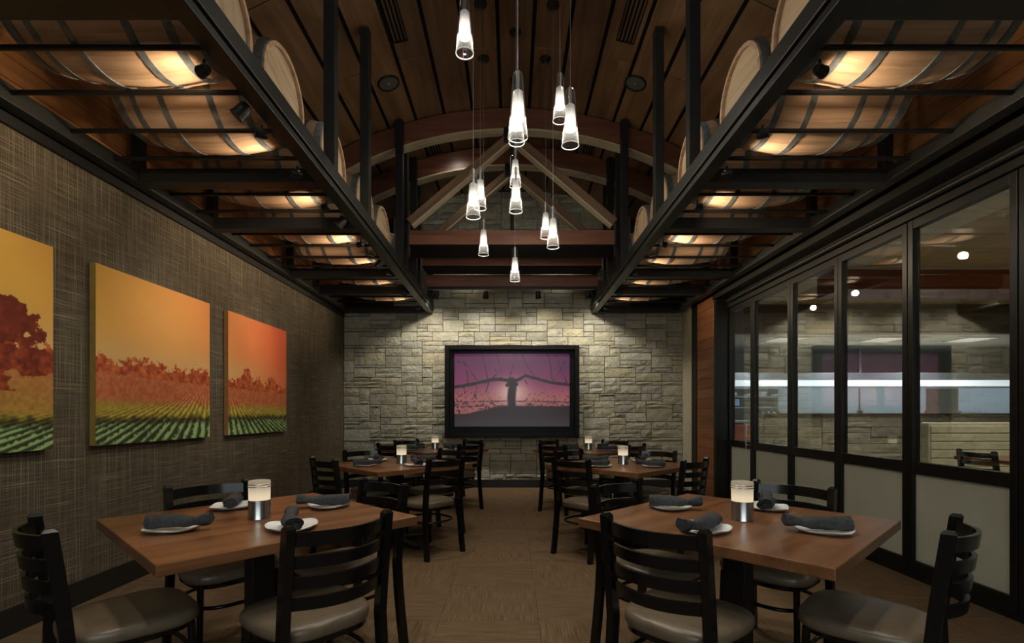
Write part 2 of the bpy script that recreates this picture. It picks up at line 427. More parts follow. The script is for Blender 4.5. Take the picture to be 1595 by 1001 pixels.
# vaulted ceiling: dark shell + boards with open gaps
mb = MB(); n = 40; pts = []
for k in range(n + 1):
    a = R(-43 + 86 * k / n)
    for r_ in (RC + 0.02, RC + 0.10):
        for y in (YF - 0.1, YB + 0.15):
            pts.append((r_ * math.sin(a), y, Z0 - RC + r_ * math.cos(a)))
fs = []
for k in range(n):
    b0, b1 = 4 * k, 4 * (k + 1)
    fs += [(b0, b0 + 1, b1 + 1, b1), (b0 + 2, b1 + 2, b1 + 3, b0 + 3), (b0, b1, b1 + 2, b0 + 2), (b0 + 1, b0 + 3, b1 + 3, b1 + 1)]
fs += [(0, 2, 3, 1), (4 * n, 4 * n + 1, 4 * n + 3, 4 * n + 2)]
mb.add(pts, fs)
ceil = struct('ceiling', mb, M['ceiling_dark'], 'vaulted dark wood ceiling with open gaps between boards')
STEP = 0.35 / RC
bme = {}
for L in (2.19, 1.09):
    bme[L] = mesh_of('ceiling_board', MB().box(-0.157, 0.157, -L / 2, L / 2, 0.0, 0.018), bevel=0.003)
for kk in range(-9, 10):
    a = kk * STEP + 0.008
    if abs(RC * math.sin(a)) > 2.95: continue
    y = YF; seq = [1.09] + [2.19] * 4 + [1.09] if kk % 2 else [2.19] * 5
    for L in seq:
        link('ceiling_board', bme[L], M['ceiling_wood'], ceil, (RC * math.sin(a), y + (L + 0.01) / 2, Z0 - RC + RC * math.cos(a)), (0, a, 0))
        y += L + 0.01

# ---- stone wall
def stone_mesh(w, h, proud, back=0.06, nx=4, nz=3):
    mb = MB(); P = {}
    vs_ = []
    for j in range(nz):
        for i in range(nx):
            e = (i in (0, nx - 1)) + (j in (0, nz - 1))
            x = (i / (nx - 1) - 0.5) * w; z = (j / (nz - 1) - 0.5) * h
            if 0 < i < nx - 1: x += random.uniform(-0.12, 0.12) * w / nx
            if 0 < j < nz - 1: z += random.uniform(-0.15, 0.15) * h / nz
            y = -proud - (random.uniform(0.002, 0.017) if e == 0 else random.uniform(-0.005, 0.005))
            vs_.append((x, y, z))
    fs_ = []
    for j in range(nz - 1):
        for i in range(nx - 1):
            fs_.append((j * nx + i, j * nx + i + 1, (j + 1) * nx + i + 1, (j + 1) * nx + i))
    ring = [i for i in range(nx)] + [j * nx + nx - 1 for j in range(1, nz)] + [(nz - 1) * nx + i for i in range(nx - 2, -1, -1)] + [j * nx for j in range(nz - 2, 0, -1)]
    o = len(vs_)
    for q in ring: vs_.append((vs_[q][0], back, vs_[q][2]))
    for a_ in range(len(ring)):
        b_ = (a_ + 1) % len(ring)
        fs_.append((ring[a_], o + a_, o + b_, ring[b_]))
    mb.add(vs_, fs_)
    return mb

def ashlar(x0, x1, z0, z1, cw, ch, sizes):
    nx_ = round((x1 - x0) / cw); nz_ = round((z1 - z0) / ch)
    cw = (x1 - x0) / nx_; ch = (z1 - z0) / nz_
    gx = [x0 + i * cw for i in range(nx_ + 1)]; gz = [z0 + j * ch for j in range(nz_ + 1)]
    gz = [gz[0]] + [z + random.uniform(-0.22, 0.22) * ch for z in gz[1:-1]] + [gz[-1]]
    free = [[True] * nx_ for _ in range(nz_)]; out = []
    for j in range(nz_):
        for i in range(nx_):
            if not free[j][i]: continue
            run = 0
            while i + run < nx_ and free[j][i + run]: run += 1
            w_, h_ = random.choice(sizes)
            w_ = min(w_, run)
            if run - w_ == 1: w_ = run if run <= 6 else w_ - 1
            h_ = min(h_, nz_ - j)
            for jj in range(j, j + h_):
                for ii in range(i, i + w_): free[jj][ii] = False
            out.append((gx[i], gx[i + w_], gz[j], gz[j + h_]))
    return out

SIZES = [(3, 1), (4, 1), (5, 1), (6, 1), (3, 2), (4, 2), (4, 2), (5, 2), (5, 2), (3, 2), (2, 2), (5, 3), (4, 3), (3, 3), (4, 1), (2, 1), (3, 1), (3, 2)]
wb = struct('wall_back', MB().box(XL - 0.1, XR + 0.6, YB + 0.02, YB + 0.2, 0, 5.0), M['mortar'], 'back wall of rough tan ashlar stone')
J = 0.010
rects = ashlar(XL + 0.005, XR - 0.002, 0.10, 3.02, 0.088, 0.068, SIZES)
rects.sort(key=lambda q: -(q[1] - q[0]) * (q[3] - q[2]))
rest = MB()
for q, (a, b, c, d) in enumerate(rects):
    sm = stone_mesh(b - a - J, d - c - J, random.uniform(-0.008, 0.008))
    if q < 300:
        link('stone', mesh_of('stone', sm), M['stone'], wb, ((a + b) / 2, YB - 0.01, (c + d) / 2))
    else:
        rest.add([(p[0] + (a + b) / 2, p[1] + YB - 0.01, p[2] + (c + d) / 2) for p in sm.v], sm.f)
for (a, b, c, d) in ashlar(-2.0, 2.0, 3.02, 4.98, 0.12, 0.09, SIZES):
    sm = stone_mesh(b - a - J, d - c - J, random.uniform(-0.008, 0.008))
    rest.add([(p[0] + (a + b) / 2, p[1] + YB - 0.01, p[2] + (c + d) / 2) for p in sm.v], sm.f)
o = part('stone_remainder', rest, M['stone_mass'], wb); o['kind'] = 'stuff'

# ---- right side: plaster return, wood column, glass partition
struct('wall_right', MB().box(XR, XR + 0.3, 7.95, YB + 0.1, 0, 2.98), M['plaster'], 'narrow tan plaster return beside the stone wall')
struct('trim_1', MB().box(XR - 0.01, XR + 0.3, 7.74, 7.95, 0, 2.98), M['bronze'], 'dark bronze post between plaster and wood panel')
wc = struct('wall_right_panel', MB().box(XR + 0.02, XR + 0.3, 7.10, 7.74, 0, 2.98), M['ceiling_dark'], 'reddish wood panelled column beside the glass doors')
pm = mesh_of('plank', MB().box(-0.01, 0.02, -0.318, 0.318, -0.072, 0.072), bevel=0.003)
for q in range(20):
    link('plank', pm, M['column_wood'], wc, (XR + 0.01, 7.42, 0.075 + q * 0.1465))
struct('trim_2', MB().box(XR - 0.0, XG + 0.06, 7.02, 7.10, 0, 2.98), M['bronze'], 'dark bronze jamb at the end of the glass doors')

XS = [7.02, 6.18, 5.34, 4.52, 3.70, 2.88, 2.06, 1.24, 0.42, -0.40, -1.22, -2.04]
XS = [7.02, 6.32, 5.46, 4.66, 3.84, 3.00, 2.14, 1.28, 0.42, -0.44, -1.30, -2.16]
ZT = 2.72
for q in range(len(XS) - 1):
    y1, y0 = XS[q], XS[q + 1]
    fr = MB()
    d = part('door_%d' % (q + 1), MB().box(XG - 0.03, XG + 0.03, y0 + 0.004, y0 + 0.052, 0.03, ZT), M['bronze'], bevel=0.003)
    d['kind'] = 'structure'
    d['label'] = 'glass folding door panel with frosted base%s' % (', beside the wood column, with bar handle' if q == 0 else '')
    part('stile', MB().box(XG - 0.03, XG + 0.03, y1 - 0.052, y1 - 0.004, 0.03, ZT), M['bronze'], d, bevel=0.003)
    for nm, za, zb in (('bottom_rail', 0.03, 0.13), ('middle_rail', 0.79, 0.88), ('top_rail', ZT - 0.07, ZT)):
        part(nm, MB().box(XG - 0.028, XG + 0.028, y0 + 0.052, y1 - 0.052, za, zb), M['bronze'], d, bevel=0.003)
    part('clear_pane', MB().box(XG - 0.004, XG + 0.004, y0 + 0.052, y1 - 0.052, 0.88, ZT - 0.07), M['pane'], d)
    part('frosted_pane', MB().box(XG - 0.005, XG + 0.005, y0 + 0.052, y1 - 0.052, 0.13, 0.79), M['frost'], d)
    if q == 0:
        h = part('handle', MB().cyl((XG - 0.075, y0 + 0.07, 0.78), (XG - 0.075, y0 + 0.07, 1.10), 0.011).cyl((XG - 0.075, y0 + 0.07, 0.84), (XG - 0.03, y0 + 0.03, 0.84), 0.008).cyl((XG - 0.075, y0 + 0.07, 1.04), (XG - 0.03, y0 + 0.03, 1.04), 0.008), M['chrome'], d, smooth=40)
struct('trim_3', MB().box(XG - 0.05, XG + 0.05, YF, 7.02, 0.0, 0.03), M['bronze'], 'black floor track of the glass doors')
struct('trim_4', MB().box(XG - 0.06, XG + 0.06, YF, 7.02, ZT, 2.86).box(XR - 0.02, XG + 0.1, YF, 7.10, 2.86, 2.985), M['bronze'], 'dark header above the glass doors')
struct('trim_5', MB().tube([(XG - 0.09, YF, 2.80), (XG - 0.09, 6.9, 2.80)], 0.022, 10), M['rack_steel'], 'grey pipe along the header above the glass doors', smooth=40)
struct('trim_6', MB().box(XL, XL + 0.03, YF, YB - 0.05, 2.86, 2.985), M['black_steel'], 'black trim along the top of the grasscloth wall')

# ---- timber trusses
def truss(y, label, depth):
    t = thing('timber_truss', label, 'roof truss', (0, y, 0), 0, 'timber trusses under the vault')
    mb = MB(); r0, r1 = 4.33, 4.575; n = 36; a0 = R(-38.0); pts = []; fs = []
    for k in range(n + 1):
        a = a0 - 2 * a0 * k / n
        for r_ in (r0, r1):
            for yy in (-0.07, 0.07): pts.append((r_ * math.sin(a), yy, Z0 - RC + r_ * math.cos(a)))
    for k in range(n):
        b0, b1 = 4 * k, 4 * (k + 1)
        fs += [(b0, b0 + 1, b1 + 1, b1), (b0 + 2, b1 + 2, b1 + 3, b0 + 3), (b0, b1, b1 + 2, b0 + 2), (b0 + 1, b0 + 3, b1 + 3, b1 + 1)]
    fs += [(0, 2, 3, 1), (4 * n, 4 * n + 1, 4 * n + 3, 4 * n + 2)]
    mb.add(pts, fs); ar = part('arch', mb, M['truss_wood'], t, smooth=30)
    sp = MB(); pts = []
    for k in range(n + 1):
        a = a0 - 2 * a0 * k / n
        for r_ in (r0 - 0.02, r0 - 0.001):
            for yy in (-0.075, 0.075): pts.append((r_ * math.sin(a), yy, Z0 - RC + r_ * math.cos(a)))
    sp.add(pts, fs); part('lit_soffit', sp, M['lit_wood'], ar, smooth=30)  # thin pale layer paints the lit underside of the arch
    part('underside_panel', MB().box(-1.255, 1.255, -0.066, depth, 3.295, 3.309), M['ceiling_dark'], t)
    part('tie_beam', MB().box(-1.255, 1.255, -0.07, 0.07, 3.31, 3.485), M['truss_wood'], t, bevel=0.004)
    for s in (-1, 1):
        L = math.hypot(1.20, 1.02)
        st = part('strut', MB().box(-L / 2, L / 2, -0.05, 0.05, -0.045, 0.055), M['strut_wood'], t, (s * 0.66, 0, 4.10), (0, s * math.atan2(1.02, 1.20), 0), bevel=0.004)
        part('lit_soffit', MB().box(-L / 2, L / 2, -0.055, 0.055, -0.062, -0.046), M['lit_wood'], st)  # light on the strut's underside, painted as a pale layer
    part('king_rod', MB().cyl((0, 0, 3.48), (0, 0, 4.72), 0.022), M['black_steel'], t, smooth=40)
    part('ridge_plate', MB().box(-0.10, 0.10, -0.085, 0.085, 4.56, 4.735), M['black_steel'], t, bevel=0.004)
    return t
truss(6.15, 'arched timber truss with tie beam, nearest the pendant lights', 0.42)
truss(7.03, 'arched timber truss with tie beam, second one towards the stone wall', 0.30)
tb = thing('timber_beam', 'low horizontal timber beam just in front of the stone wall', 'beam', (0, 7.62, 0))
part('beam_body', MB().box(-1.30, 1.30, -0.07, 0.07, 3.17, 3.345), M['truss_wood'], tb, bevel=0.004)
part('light_track', MB().box(-1.28, 1.28, -0.02, 0.02, 3.14, 3.17), M['black_steel'], tb)

# ================================================================== track spots
def track_spot(loc, aim, label, power, color, angle, group, size=0.018, blend=0.5, scale=1.0):
    t = thing('track_spotlight', label, 'spotlight', loc, 0, group)
    d = (Vector(aim) - Vector(loc)).normalized()
    part('bracket', MB().cyl((0, 0, 0.0), (0, 0, 0.05), 0.010 * scale), M['black_steel'], t, smooth=40)
    a = -d * 0.045 * scale; b = d * 0.045 * scale
    part('lamp_head', MB().tube([a, a + d * 0.02 * scale, b - d * 0.02 * scale, b], [0.024 * scale, 0.034 * scale, 0.036 * scale, 0.041 * scale], 14), M['black_steel'], t, smooth=40)
    spot('spot', d * 0.052 * scale, d * 1.0, power, color, angle, blend, size, t)
    return t

# ================================================================== barrel racks and barrels
CROSS = [2.06, 3.66, 4.56, 6.15, 7.03, 8.28]
BARRELS = [2.52, 3.215, 4.10, 4.97, 5.68, 6.59, 7.55]
BZ = 3.302
def rack(s, label):
    t = thing('barrel_rack', label, 'rack', (s * 1.31, 5.0, RZ), 0, 'steel barrel racks')
    ox, oy, oz = s * 1.31, 5.0, RZ
    def P(x0, x1, y0, y1, z0, z1):
        xa, xb = sorted((s * x0 - ox, s * x1 - ox)); return MB().box(xa, xb, y0 - oy, y1 - oy, z0 - oz, z1 - oz)
    part('inner_beam', P(1.31, 1.40, YF, 8.34, RZ + 0.05, RZ + 0.15), M['rack_steel'], t, bevel=0.004)
    part('inner_flange', P(1.325, 1.42, YF, 8.34, RZ, RZ + 0.042), M['rack_steel'], t, bevel=0.003)
    part('outer_rail', P(2.70, 2.79, YF, 8.34, RZ + 0.0, RZ + 0.10), M['rack_steel'], t, bevel=0.004)
    for y in CROSS:
        part('crossbeam', P(1.41, 2.70, y - 0.06, y + 0.06, RZ, RZ + 0.10), M['rack_steel'], t, bevel=0.004)
        part('wall_post', P(2.71, 2.78, y - 0.035, y + 0.035, RZ + 0.10, 3.55), M['rack_steel'], t, bevel=0.003)
    rm = None
    for y in BARRELS:
        for dy in (-0.165, 0.165):
            mbr = MB().cyl((s * 1.40 - ox, 0, 0), (s * 2.71 - ox, 0, 0), 0.0135, 12)
            if rm is None: rm = mesh_of('rod', mbr, smooth=40)
            link('rod', rm, M['black_steel'], t, (0, y + dy - oy, BZ - 0.3235 - oz))
    for y, zt in ((3.72, vault(1.35)), (4.60, vault(1.35)), (2.10, vault(1.35))):
        part('post', P(1.312, 1.395, y - 0.042, y + 0.042, RZ + 0.15, zt - 0.01), M['rack_steel'], t, bevel=0.004)
    for yy in (6.15, 7.03):
        for dy in (-0.14, 0.14):
            part('post', P(1.312, 1.40, yy + dy - 0.04, yy + dy + 0.04, RZ + 0.15, vault(1.36) - 0.02), M['black_steel'], t, bevel=0.004)
    part('post', P(1.312, 1.395, 8.20, 8.28, RZ + 0.15, 3.6), M['rack_steel'], t, bevel=0.004)
    return t
rack(-1, 'black steel overhead barrel rack along the grasscloth wall')
rack(1, 'black steel overhead barrel rack above the glass doors')

NST = 26; BL = 0.94; RB, RE = 0.345, 0.285
def rad(x): return RB - (RB - RE) * (2 * x / BL) ** 2
def stave_mesh():
    mb = MB(); half = PI / NST * 0.985; nseg = 6; vs_ = []; fs_ = []
    for i in range(nseg + 1):
        x = -BL / 2 + BL * i / nseg; r_ = rad(x)
        for a in (-half, 0, half): vs_.append((x, (r_ + (0.0 if a == 0 else -0.0008)) * math.sin(a), (r_ + (0.0 if a == 0 else -0.0008)) * math.cos(a)))
        for a in (half, -half): vs_.append((x, (r_ - 0.026) * math.sin(a), (r_ - 0.026) * math.cos(a)))
    for i in range(nseg):
        for k in range(5):
            if k == 3 and 0 < i < nseg - 1: continue
            l = (k + 1) % 5
            fs_.append((5 * i + k, 5 * i + l, 5 * (i + 1) + l, 5 * (i + 1) + k))
    fs_ += [(0, 1, 2, 3, 4), tuple(5 * nseg + q for q in (4, 3, 2, 1, 0))]
    return mb.add(vs_, fs_)
stave_me = mesh_of('stave', stave_mesh(), smooth=12)
def hoop_mesh(x, w):
    mb = MB(); a, b = x - w / 2, x + w / 2
    mb.lathe([(rad(a) - 0.002, a), (rad(a) + 0.004, a), (rad(b) + 0.004, b), (rad(b) - 0.002, b), (rad(a) - 0.002, a)], 48, axis='x')
    return mesh_of('hoop', mb, smooth=40)
hoop_me = [hoop_mesh(x, w) for x, w in ((-0.435, 0.05), (-0.325, 0.036), (-0.145, 0.036), (0.145, 0.036), (0.325, 0.036), (0.435, 0.05))]
hd = MB(); nn = 40
hd.lathe([(0.0005, -0.012), (0.262, -0.012), (0.268, 0.0), (0.262, 0.012), (0.0005, 0.012)], nn, axis='x')
head_me = mesh_of('barrel_head', hd, smooth=40)
ORD = ['nearest the camera', 'second', 'third', 'fourth', 'fifth', 'sixth', 'seventh']
def barrel(s, y, idx):
    side = 'canvas-side' if s < 0 else 'glass-side'
    lab = ('oak wine barrel on the %s rack, %s' % (side, ORD[0])) if idx == 0 else \
          ('oak wine barrel on the %s rack, %s from the camera%s' % (side, ORD[idx], ', closest to the stone wall' if idx == 6 else ''))
    t = thing('wine_barrel', lab, 'barrel', (s * (1.46 + BL / 2), y, BZ), 0, 'oak barrels on the overhead racks')
    t.rotation_euler = (random.uniform(0, 6.28), 0, 0)
    for k in range(NST):
        link('stave', stave_me, M['stave'], t, (0, 0, 0), (2 * PI * k / NST, 0, 0))
    for hm in hoop_me: link('hoop', hm, M['hoop'], t)
    for sx in (-1, 1): link('barrel_head', head_me, M['barrel_head'], t, (sx * (BL / 2 - 0.035), 0, 0))
for s in (-1, 1):
    for idx, y in enumerate(BARRELS): barrel(s, y, idx)

SPY = [2.36, 2.90, 3.38, 3.92, 4.80, 5.16, 5.86, 6.78, 7.72]
AIMY = [2.95, 2.35, 2.85, 4.45, 5.4, 4.75, 5.3, 6.4, 7.3]
for s in (-1, 1):
    side = 'canvas-side' if s < 0 else 'glass-side'
    for q, (y, ay) in enumerate(zip(SPY, AIMY)):
        track_spot((s * 1.46, y, RZ - 0.045), (s * 2.35, ay, 2.96), 'small black spotlight under the %s barrel rack, %s from the camera' % (side, ['first', 'second', 'third', 'fourth', 'fifth', 'sixth', 'seventh', 'eighth', 'ninth'][q]),
                   P_BARREL, WARM, 92, 'spotlights under the barrel racks', scale=0.72, blend=1.0, size=0.035)
# wall washers for the canvases, on the canvas-side rack
for q, (y, ay) in enumerate(((2.72, 2.35), (4.30, 3.98), (5.52, 5.52))):
    track_spot((-1.475, y, RZ - 0.02), (XL, ay, 1.25), 'small black spotlight aimed at the %s vineyard canvas' % ['tree-and-field', 'wide middle', 'reddest'][q], P_CANVAS, NEUT, 82, 'canvas spotlights', blend=0.9, size=0.05)
# four spots over the stone wall
for q, x in enumerate((-1.16, -0.40, 0.40, 1.16)):
    track_spot((x, 7.62, 3.06), (x * 1.35, 8.40, 1.75), 'black track spotlight over the stone wall, %s from the grasscloth wall' % ['first', 'second', 'third', 'fourth'][q],
               P_STONE, NEUT, 125, 'track spotlights over the stone wall', blend=0.8, size=0.03, scale=1.15)

for q, x in enumerate((-0.75, 0.75)):
    track_spot((x, 7.85, 3.378), (x, 8.40, 3.75), 'small uplight on the beam by the stone wall, %s side' % ['canvas', 'glass'][q], 9.0, NEUT, 130, 'uplights on the far beam', blend=1.0)
part('uplight_shelf', MB().box(-1.1, 1.1, 0.07, 0.27, 3.325, 3.345), M['black_steel'], tb)
# ================================================================== ceiling fittings
def on_vault(x, y, r=RC): return (x, y, Z0 - RC + math.sqrt(r * r - x * x))
def ceil_rot(x): return (0, math.asin(x / RC), 0)
for s in (-1, 1):
    t = thing('ceiling_speaker', 'round dark ceiling speaker on the %s side of the vault' % ('canvas' if s < 0 else 'glass-door'), 'speaker', on_vault(s * 1.33, 5.36, RC), 0, 'ceiling speakers')
    t.rotation_euler = ceil_rot(s * 1.33)
    part('rim', MB().lathe([(0.10, 0.0), (0.102, -0.012), (0.118, -0.012), (0.122, 0.0)], 32), M['black_steel'], t, smooth=40)
    part('grille', MB().lathe([(0.001, -0.012), (0.10, -0.006)], 32), M['speaker'], t, smooth=40)
    part('tweeter', MB().lathe([(0.0005, -0.018), (0.012, -0.016), (0.016, -0.008)], 16), M['cable'], t, smooth=40)
def vent(x, y, lab):
    t = thing('air_vent', lab, 'vent', on_vault(x, y, RC), 0, 'linear ceiling vents'); t.rotation_euler = ceil_rot(x)
    part('vent_frame', MB().box(-0.09, -0.078, -0.40, 0.40, -0.012, 0.004).box(0.078, 0.09, -0.40, 0.40, -0.012, 0.004).box(-0.078, 0.078, -0.40, -0.388, -0.012, 0.004).box(-0.078, 0.078, 0.388, 0.40, -0.012, 0.004), M['black_steel'], t)
    for q in range(4): part('slat', MB().box(-0.066 + q * 0.037, -0.046 + q * 0.037, -0.388, 0.388, -0.010, 0.002), M['ceiling_dark'], t)
vent(-1.10, 4.45, 'dark linear ceiling vent nearest the camera on the canvas side')
vent(1.10, 4.45, 'dark linear ceiling vent nearest the camera on the glass side')
vent(-1.05, 6.55, 'dark linear ceiling vent between the trusses on the canvas side')
vent(1.05, 6.55, 'dark linear ceiling vent between the trusses on the glass side')
def downlight(x, y, z, rot, lab, power, grp, ang=120, color=NEUT, size=1.0):
    t = thing('downlight', lab, 'downlight', (x, y, z), 0, grp); t.rotation_euler = rot; t.scale = (size,) * 3
    part('trim_ring', MB().lathe([(0.05, 0.0), (0.052, -0.010), (0.068, -0.008), (0.072, 0.0)], 24), M['offwhite'], t, smooth=40)
    part('bulb', MB().lathe([(0.0005, -0.022), (0.03, -0.018), (0.05, -0.004)], 20), M['lamp_glow'], t, smooth=40)
    spot('spot', (0, 0, -0.03), (0, 0, -1), power, color, ang, 0.7, 0.05, t)
downlight(*on_vault(-0.80, 6.62), ceil_rot(-0.80), 'glowing white downlight between the two trusses', P_TRUSS, 'vault downlights', 150)
# downlights added out of view to brighten the front and middle tables
for q, (x, y) in enumerate(((-1.05, 0.6), (1.0, 0.6), (-1.05, 2.2), (1.0, 2.2), (-1.05, 4.0), (1.0, 4.0))):
    downlight(*on_vault(x, y), ceil_rot(x), 'added white vault downlight, out of view, on the %s, %s' % ('canvas side' if x < 0 else 'glass-door side', 'nearest the added rear window' if y < 1 else ('above the front table' if y < 3 else 'between front and middle tables')), P_CEIL_FILL, 'vault downlights', 75)

# ================================================================== pendants
PEND = [(0.033, 2.80, 2.80), (0.033, 3.50, 3.15), (0.033, 4.20, 2.95), (0.033, 4.90, 3.48), (0.033, 5.60, 2.74),
        (-0.295, 3.10, 3.49), (-0.30, 3.85, 2.765), (-0.29, 4.55, 3.12), (-0.30, 5.25, 2.92),
        (0.375, 3.20, 2.97), (0.375, 3.90, 3.54), (0.375, 4.55, 2.765), (0.355, 5.25, 3.10)]
PLAB = ['biggest in the middle', 'behind the biggest one in the middle', 'middle row above the timber beams', 'middle row, highest against the truss', 'lowest and farthest in the middle row',
        'cut off by the top of the picture', 'canvas-side row, lowest of a close pair', 'canvas-side row, smaller of a close pair', 'canvas-side row, alone in front of the beams',
        'glass-side row, lower of the upper pair', 'glass-side row, higher of the upper pair', 'glass-side row, lower of the far pair', 'glass-side row, higher of the far pair']
sh = MB(); sh.lathe([(0.016, 0.362), (0.024, 0.358), (0.029, 0.34), (0.033, 0.27), (0.041, 0.16), (0.055, 0.0)], 28)
shade_me = mesh_of('glass_shade', sh, smooth=50)
rim_me = mesh_of('rim', MB().tube([(0.055 * math.cos(2 * PI * k / 28), 0.055 * math.sin(2 * PI * k / 28), 0) for k in range(28)], 0.0030, 6, closed=True), smooth=60)
df = MB(); df.lathe([(0.0005, 0.262), (0.020, 0.260), (0.028, 0.252), (0.033, 0.19), (0.0385, 0.105), (0.036, 0.098), (0.0005, 0.098)], 24)
diff_me = mesh_of('diffuser', df, smooth=50)
sock_me = mesh_of('socket', MB().cyl((0, 0, 0.262), (0, 0, 0.372), 0.011, 12), smooth=40)
can_me = mesh_of('ceiling_canopy', MB().lathe([(0.0005, -0.024), (0.045, -0.022), (0.058, -0.012), (0.060, 0.012)], 24), smooth=40)
for (x, y, z), lab in zip(PEND, PLAB):
    t = thing('pendant_lamp', 'clear glass cone pendant lamp, ' + lab, 'pendant light', (x, y, z), 0, 'glass cone pendants')
    gs = link('glass_shade', shade_me, M['clear_glass'], t); link('rim', rim_me, M['rim_glass'], gs); link('diffuser', diff_me, M['diffuser'], t); link('socket', sock_me, M['cable'], t)
    zc = vault(x) - z
    pl = bpy.data.lights.new('bulb', 'POINT'); pl.energy = P_PENDANT; pl.color = NEUT; pl.shadow_soft_size = 0.001
    po = bpy.data.objects.new('bulb', pl); COL.objects.link(po); po.parent = t; po.location = (0, 0, 0.055)
    part('cable', MB().cyl((0, 0, 0.37), (0, 0, zc), 0.0016, 6), M['cable'], t, smooth=60)
    link('ceiling_canopy', can_me, M['black_steel'], t, (0, 0, zc))

# ================================================================== pictures
def srgb(a):
    a = np.clip(a, 0, 1); return np.where(a <= 0.04045, a / 12.92, ((a + 0.055) / 1.055) ** 2.4)
def vnoise(x, y, seed=0):
    x0 = np.floor(x).astype(np.int64); y0 = np.floor(y).astype(np.int64); fx = x - x0; fy = y - y0
    fx = fx * fx * (3 - 2 * fx); fy = fy * fy * (3 - 2 * fy)
    def h(i, j):
        q = (i * 374761393 + j * 668265263 + seed * 982451653) & 0x7fffffff
        q = ((q ^ (q >> 13)) * 1274126177) & 0x7fffffff
        return ((q ^ (q >> 16)) & 0xffff) / 65535.0
    return (h(x0, y0) * (1 - fx) + h(x0 + 1, y0) * fx) * (1 - fy) + (h(x0, y0 + 1) * (1 - fx) + h(x0 + 1, y0 + 1) * fx) * fy
def fbm(x, y, seed=0, o=4):
    s = 0; a = 0.5; t = 0
    for k in range(o): s = s + a * vnoise(x * 2 ** k, y * 2 ** k, seed + k); t += a; a *= 0.55
    return s / t
def mixc(a, b, t): return a + (b - a) * t[..., None]
def sstep(a, b, x): t = np.clip((x - a) / (b - a), 0, 1); return t * t * (3 - 2 * t)
C = lambda r_, g_, b_: np.array([r_, g_, b_]) / 255.0

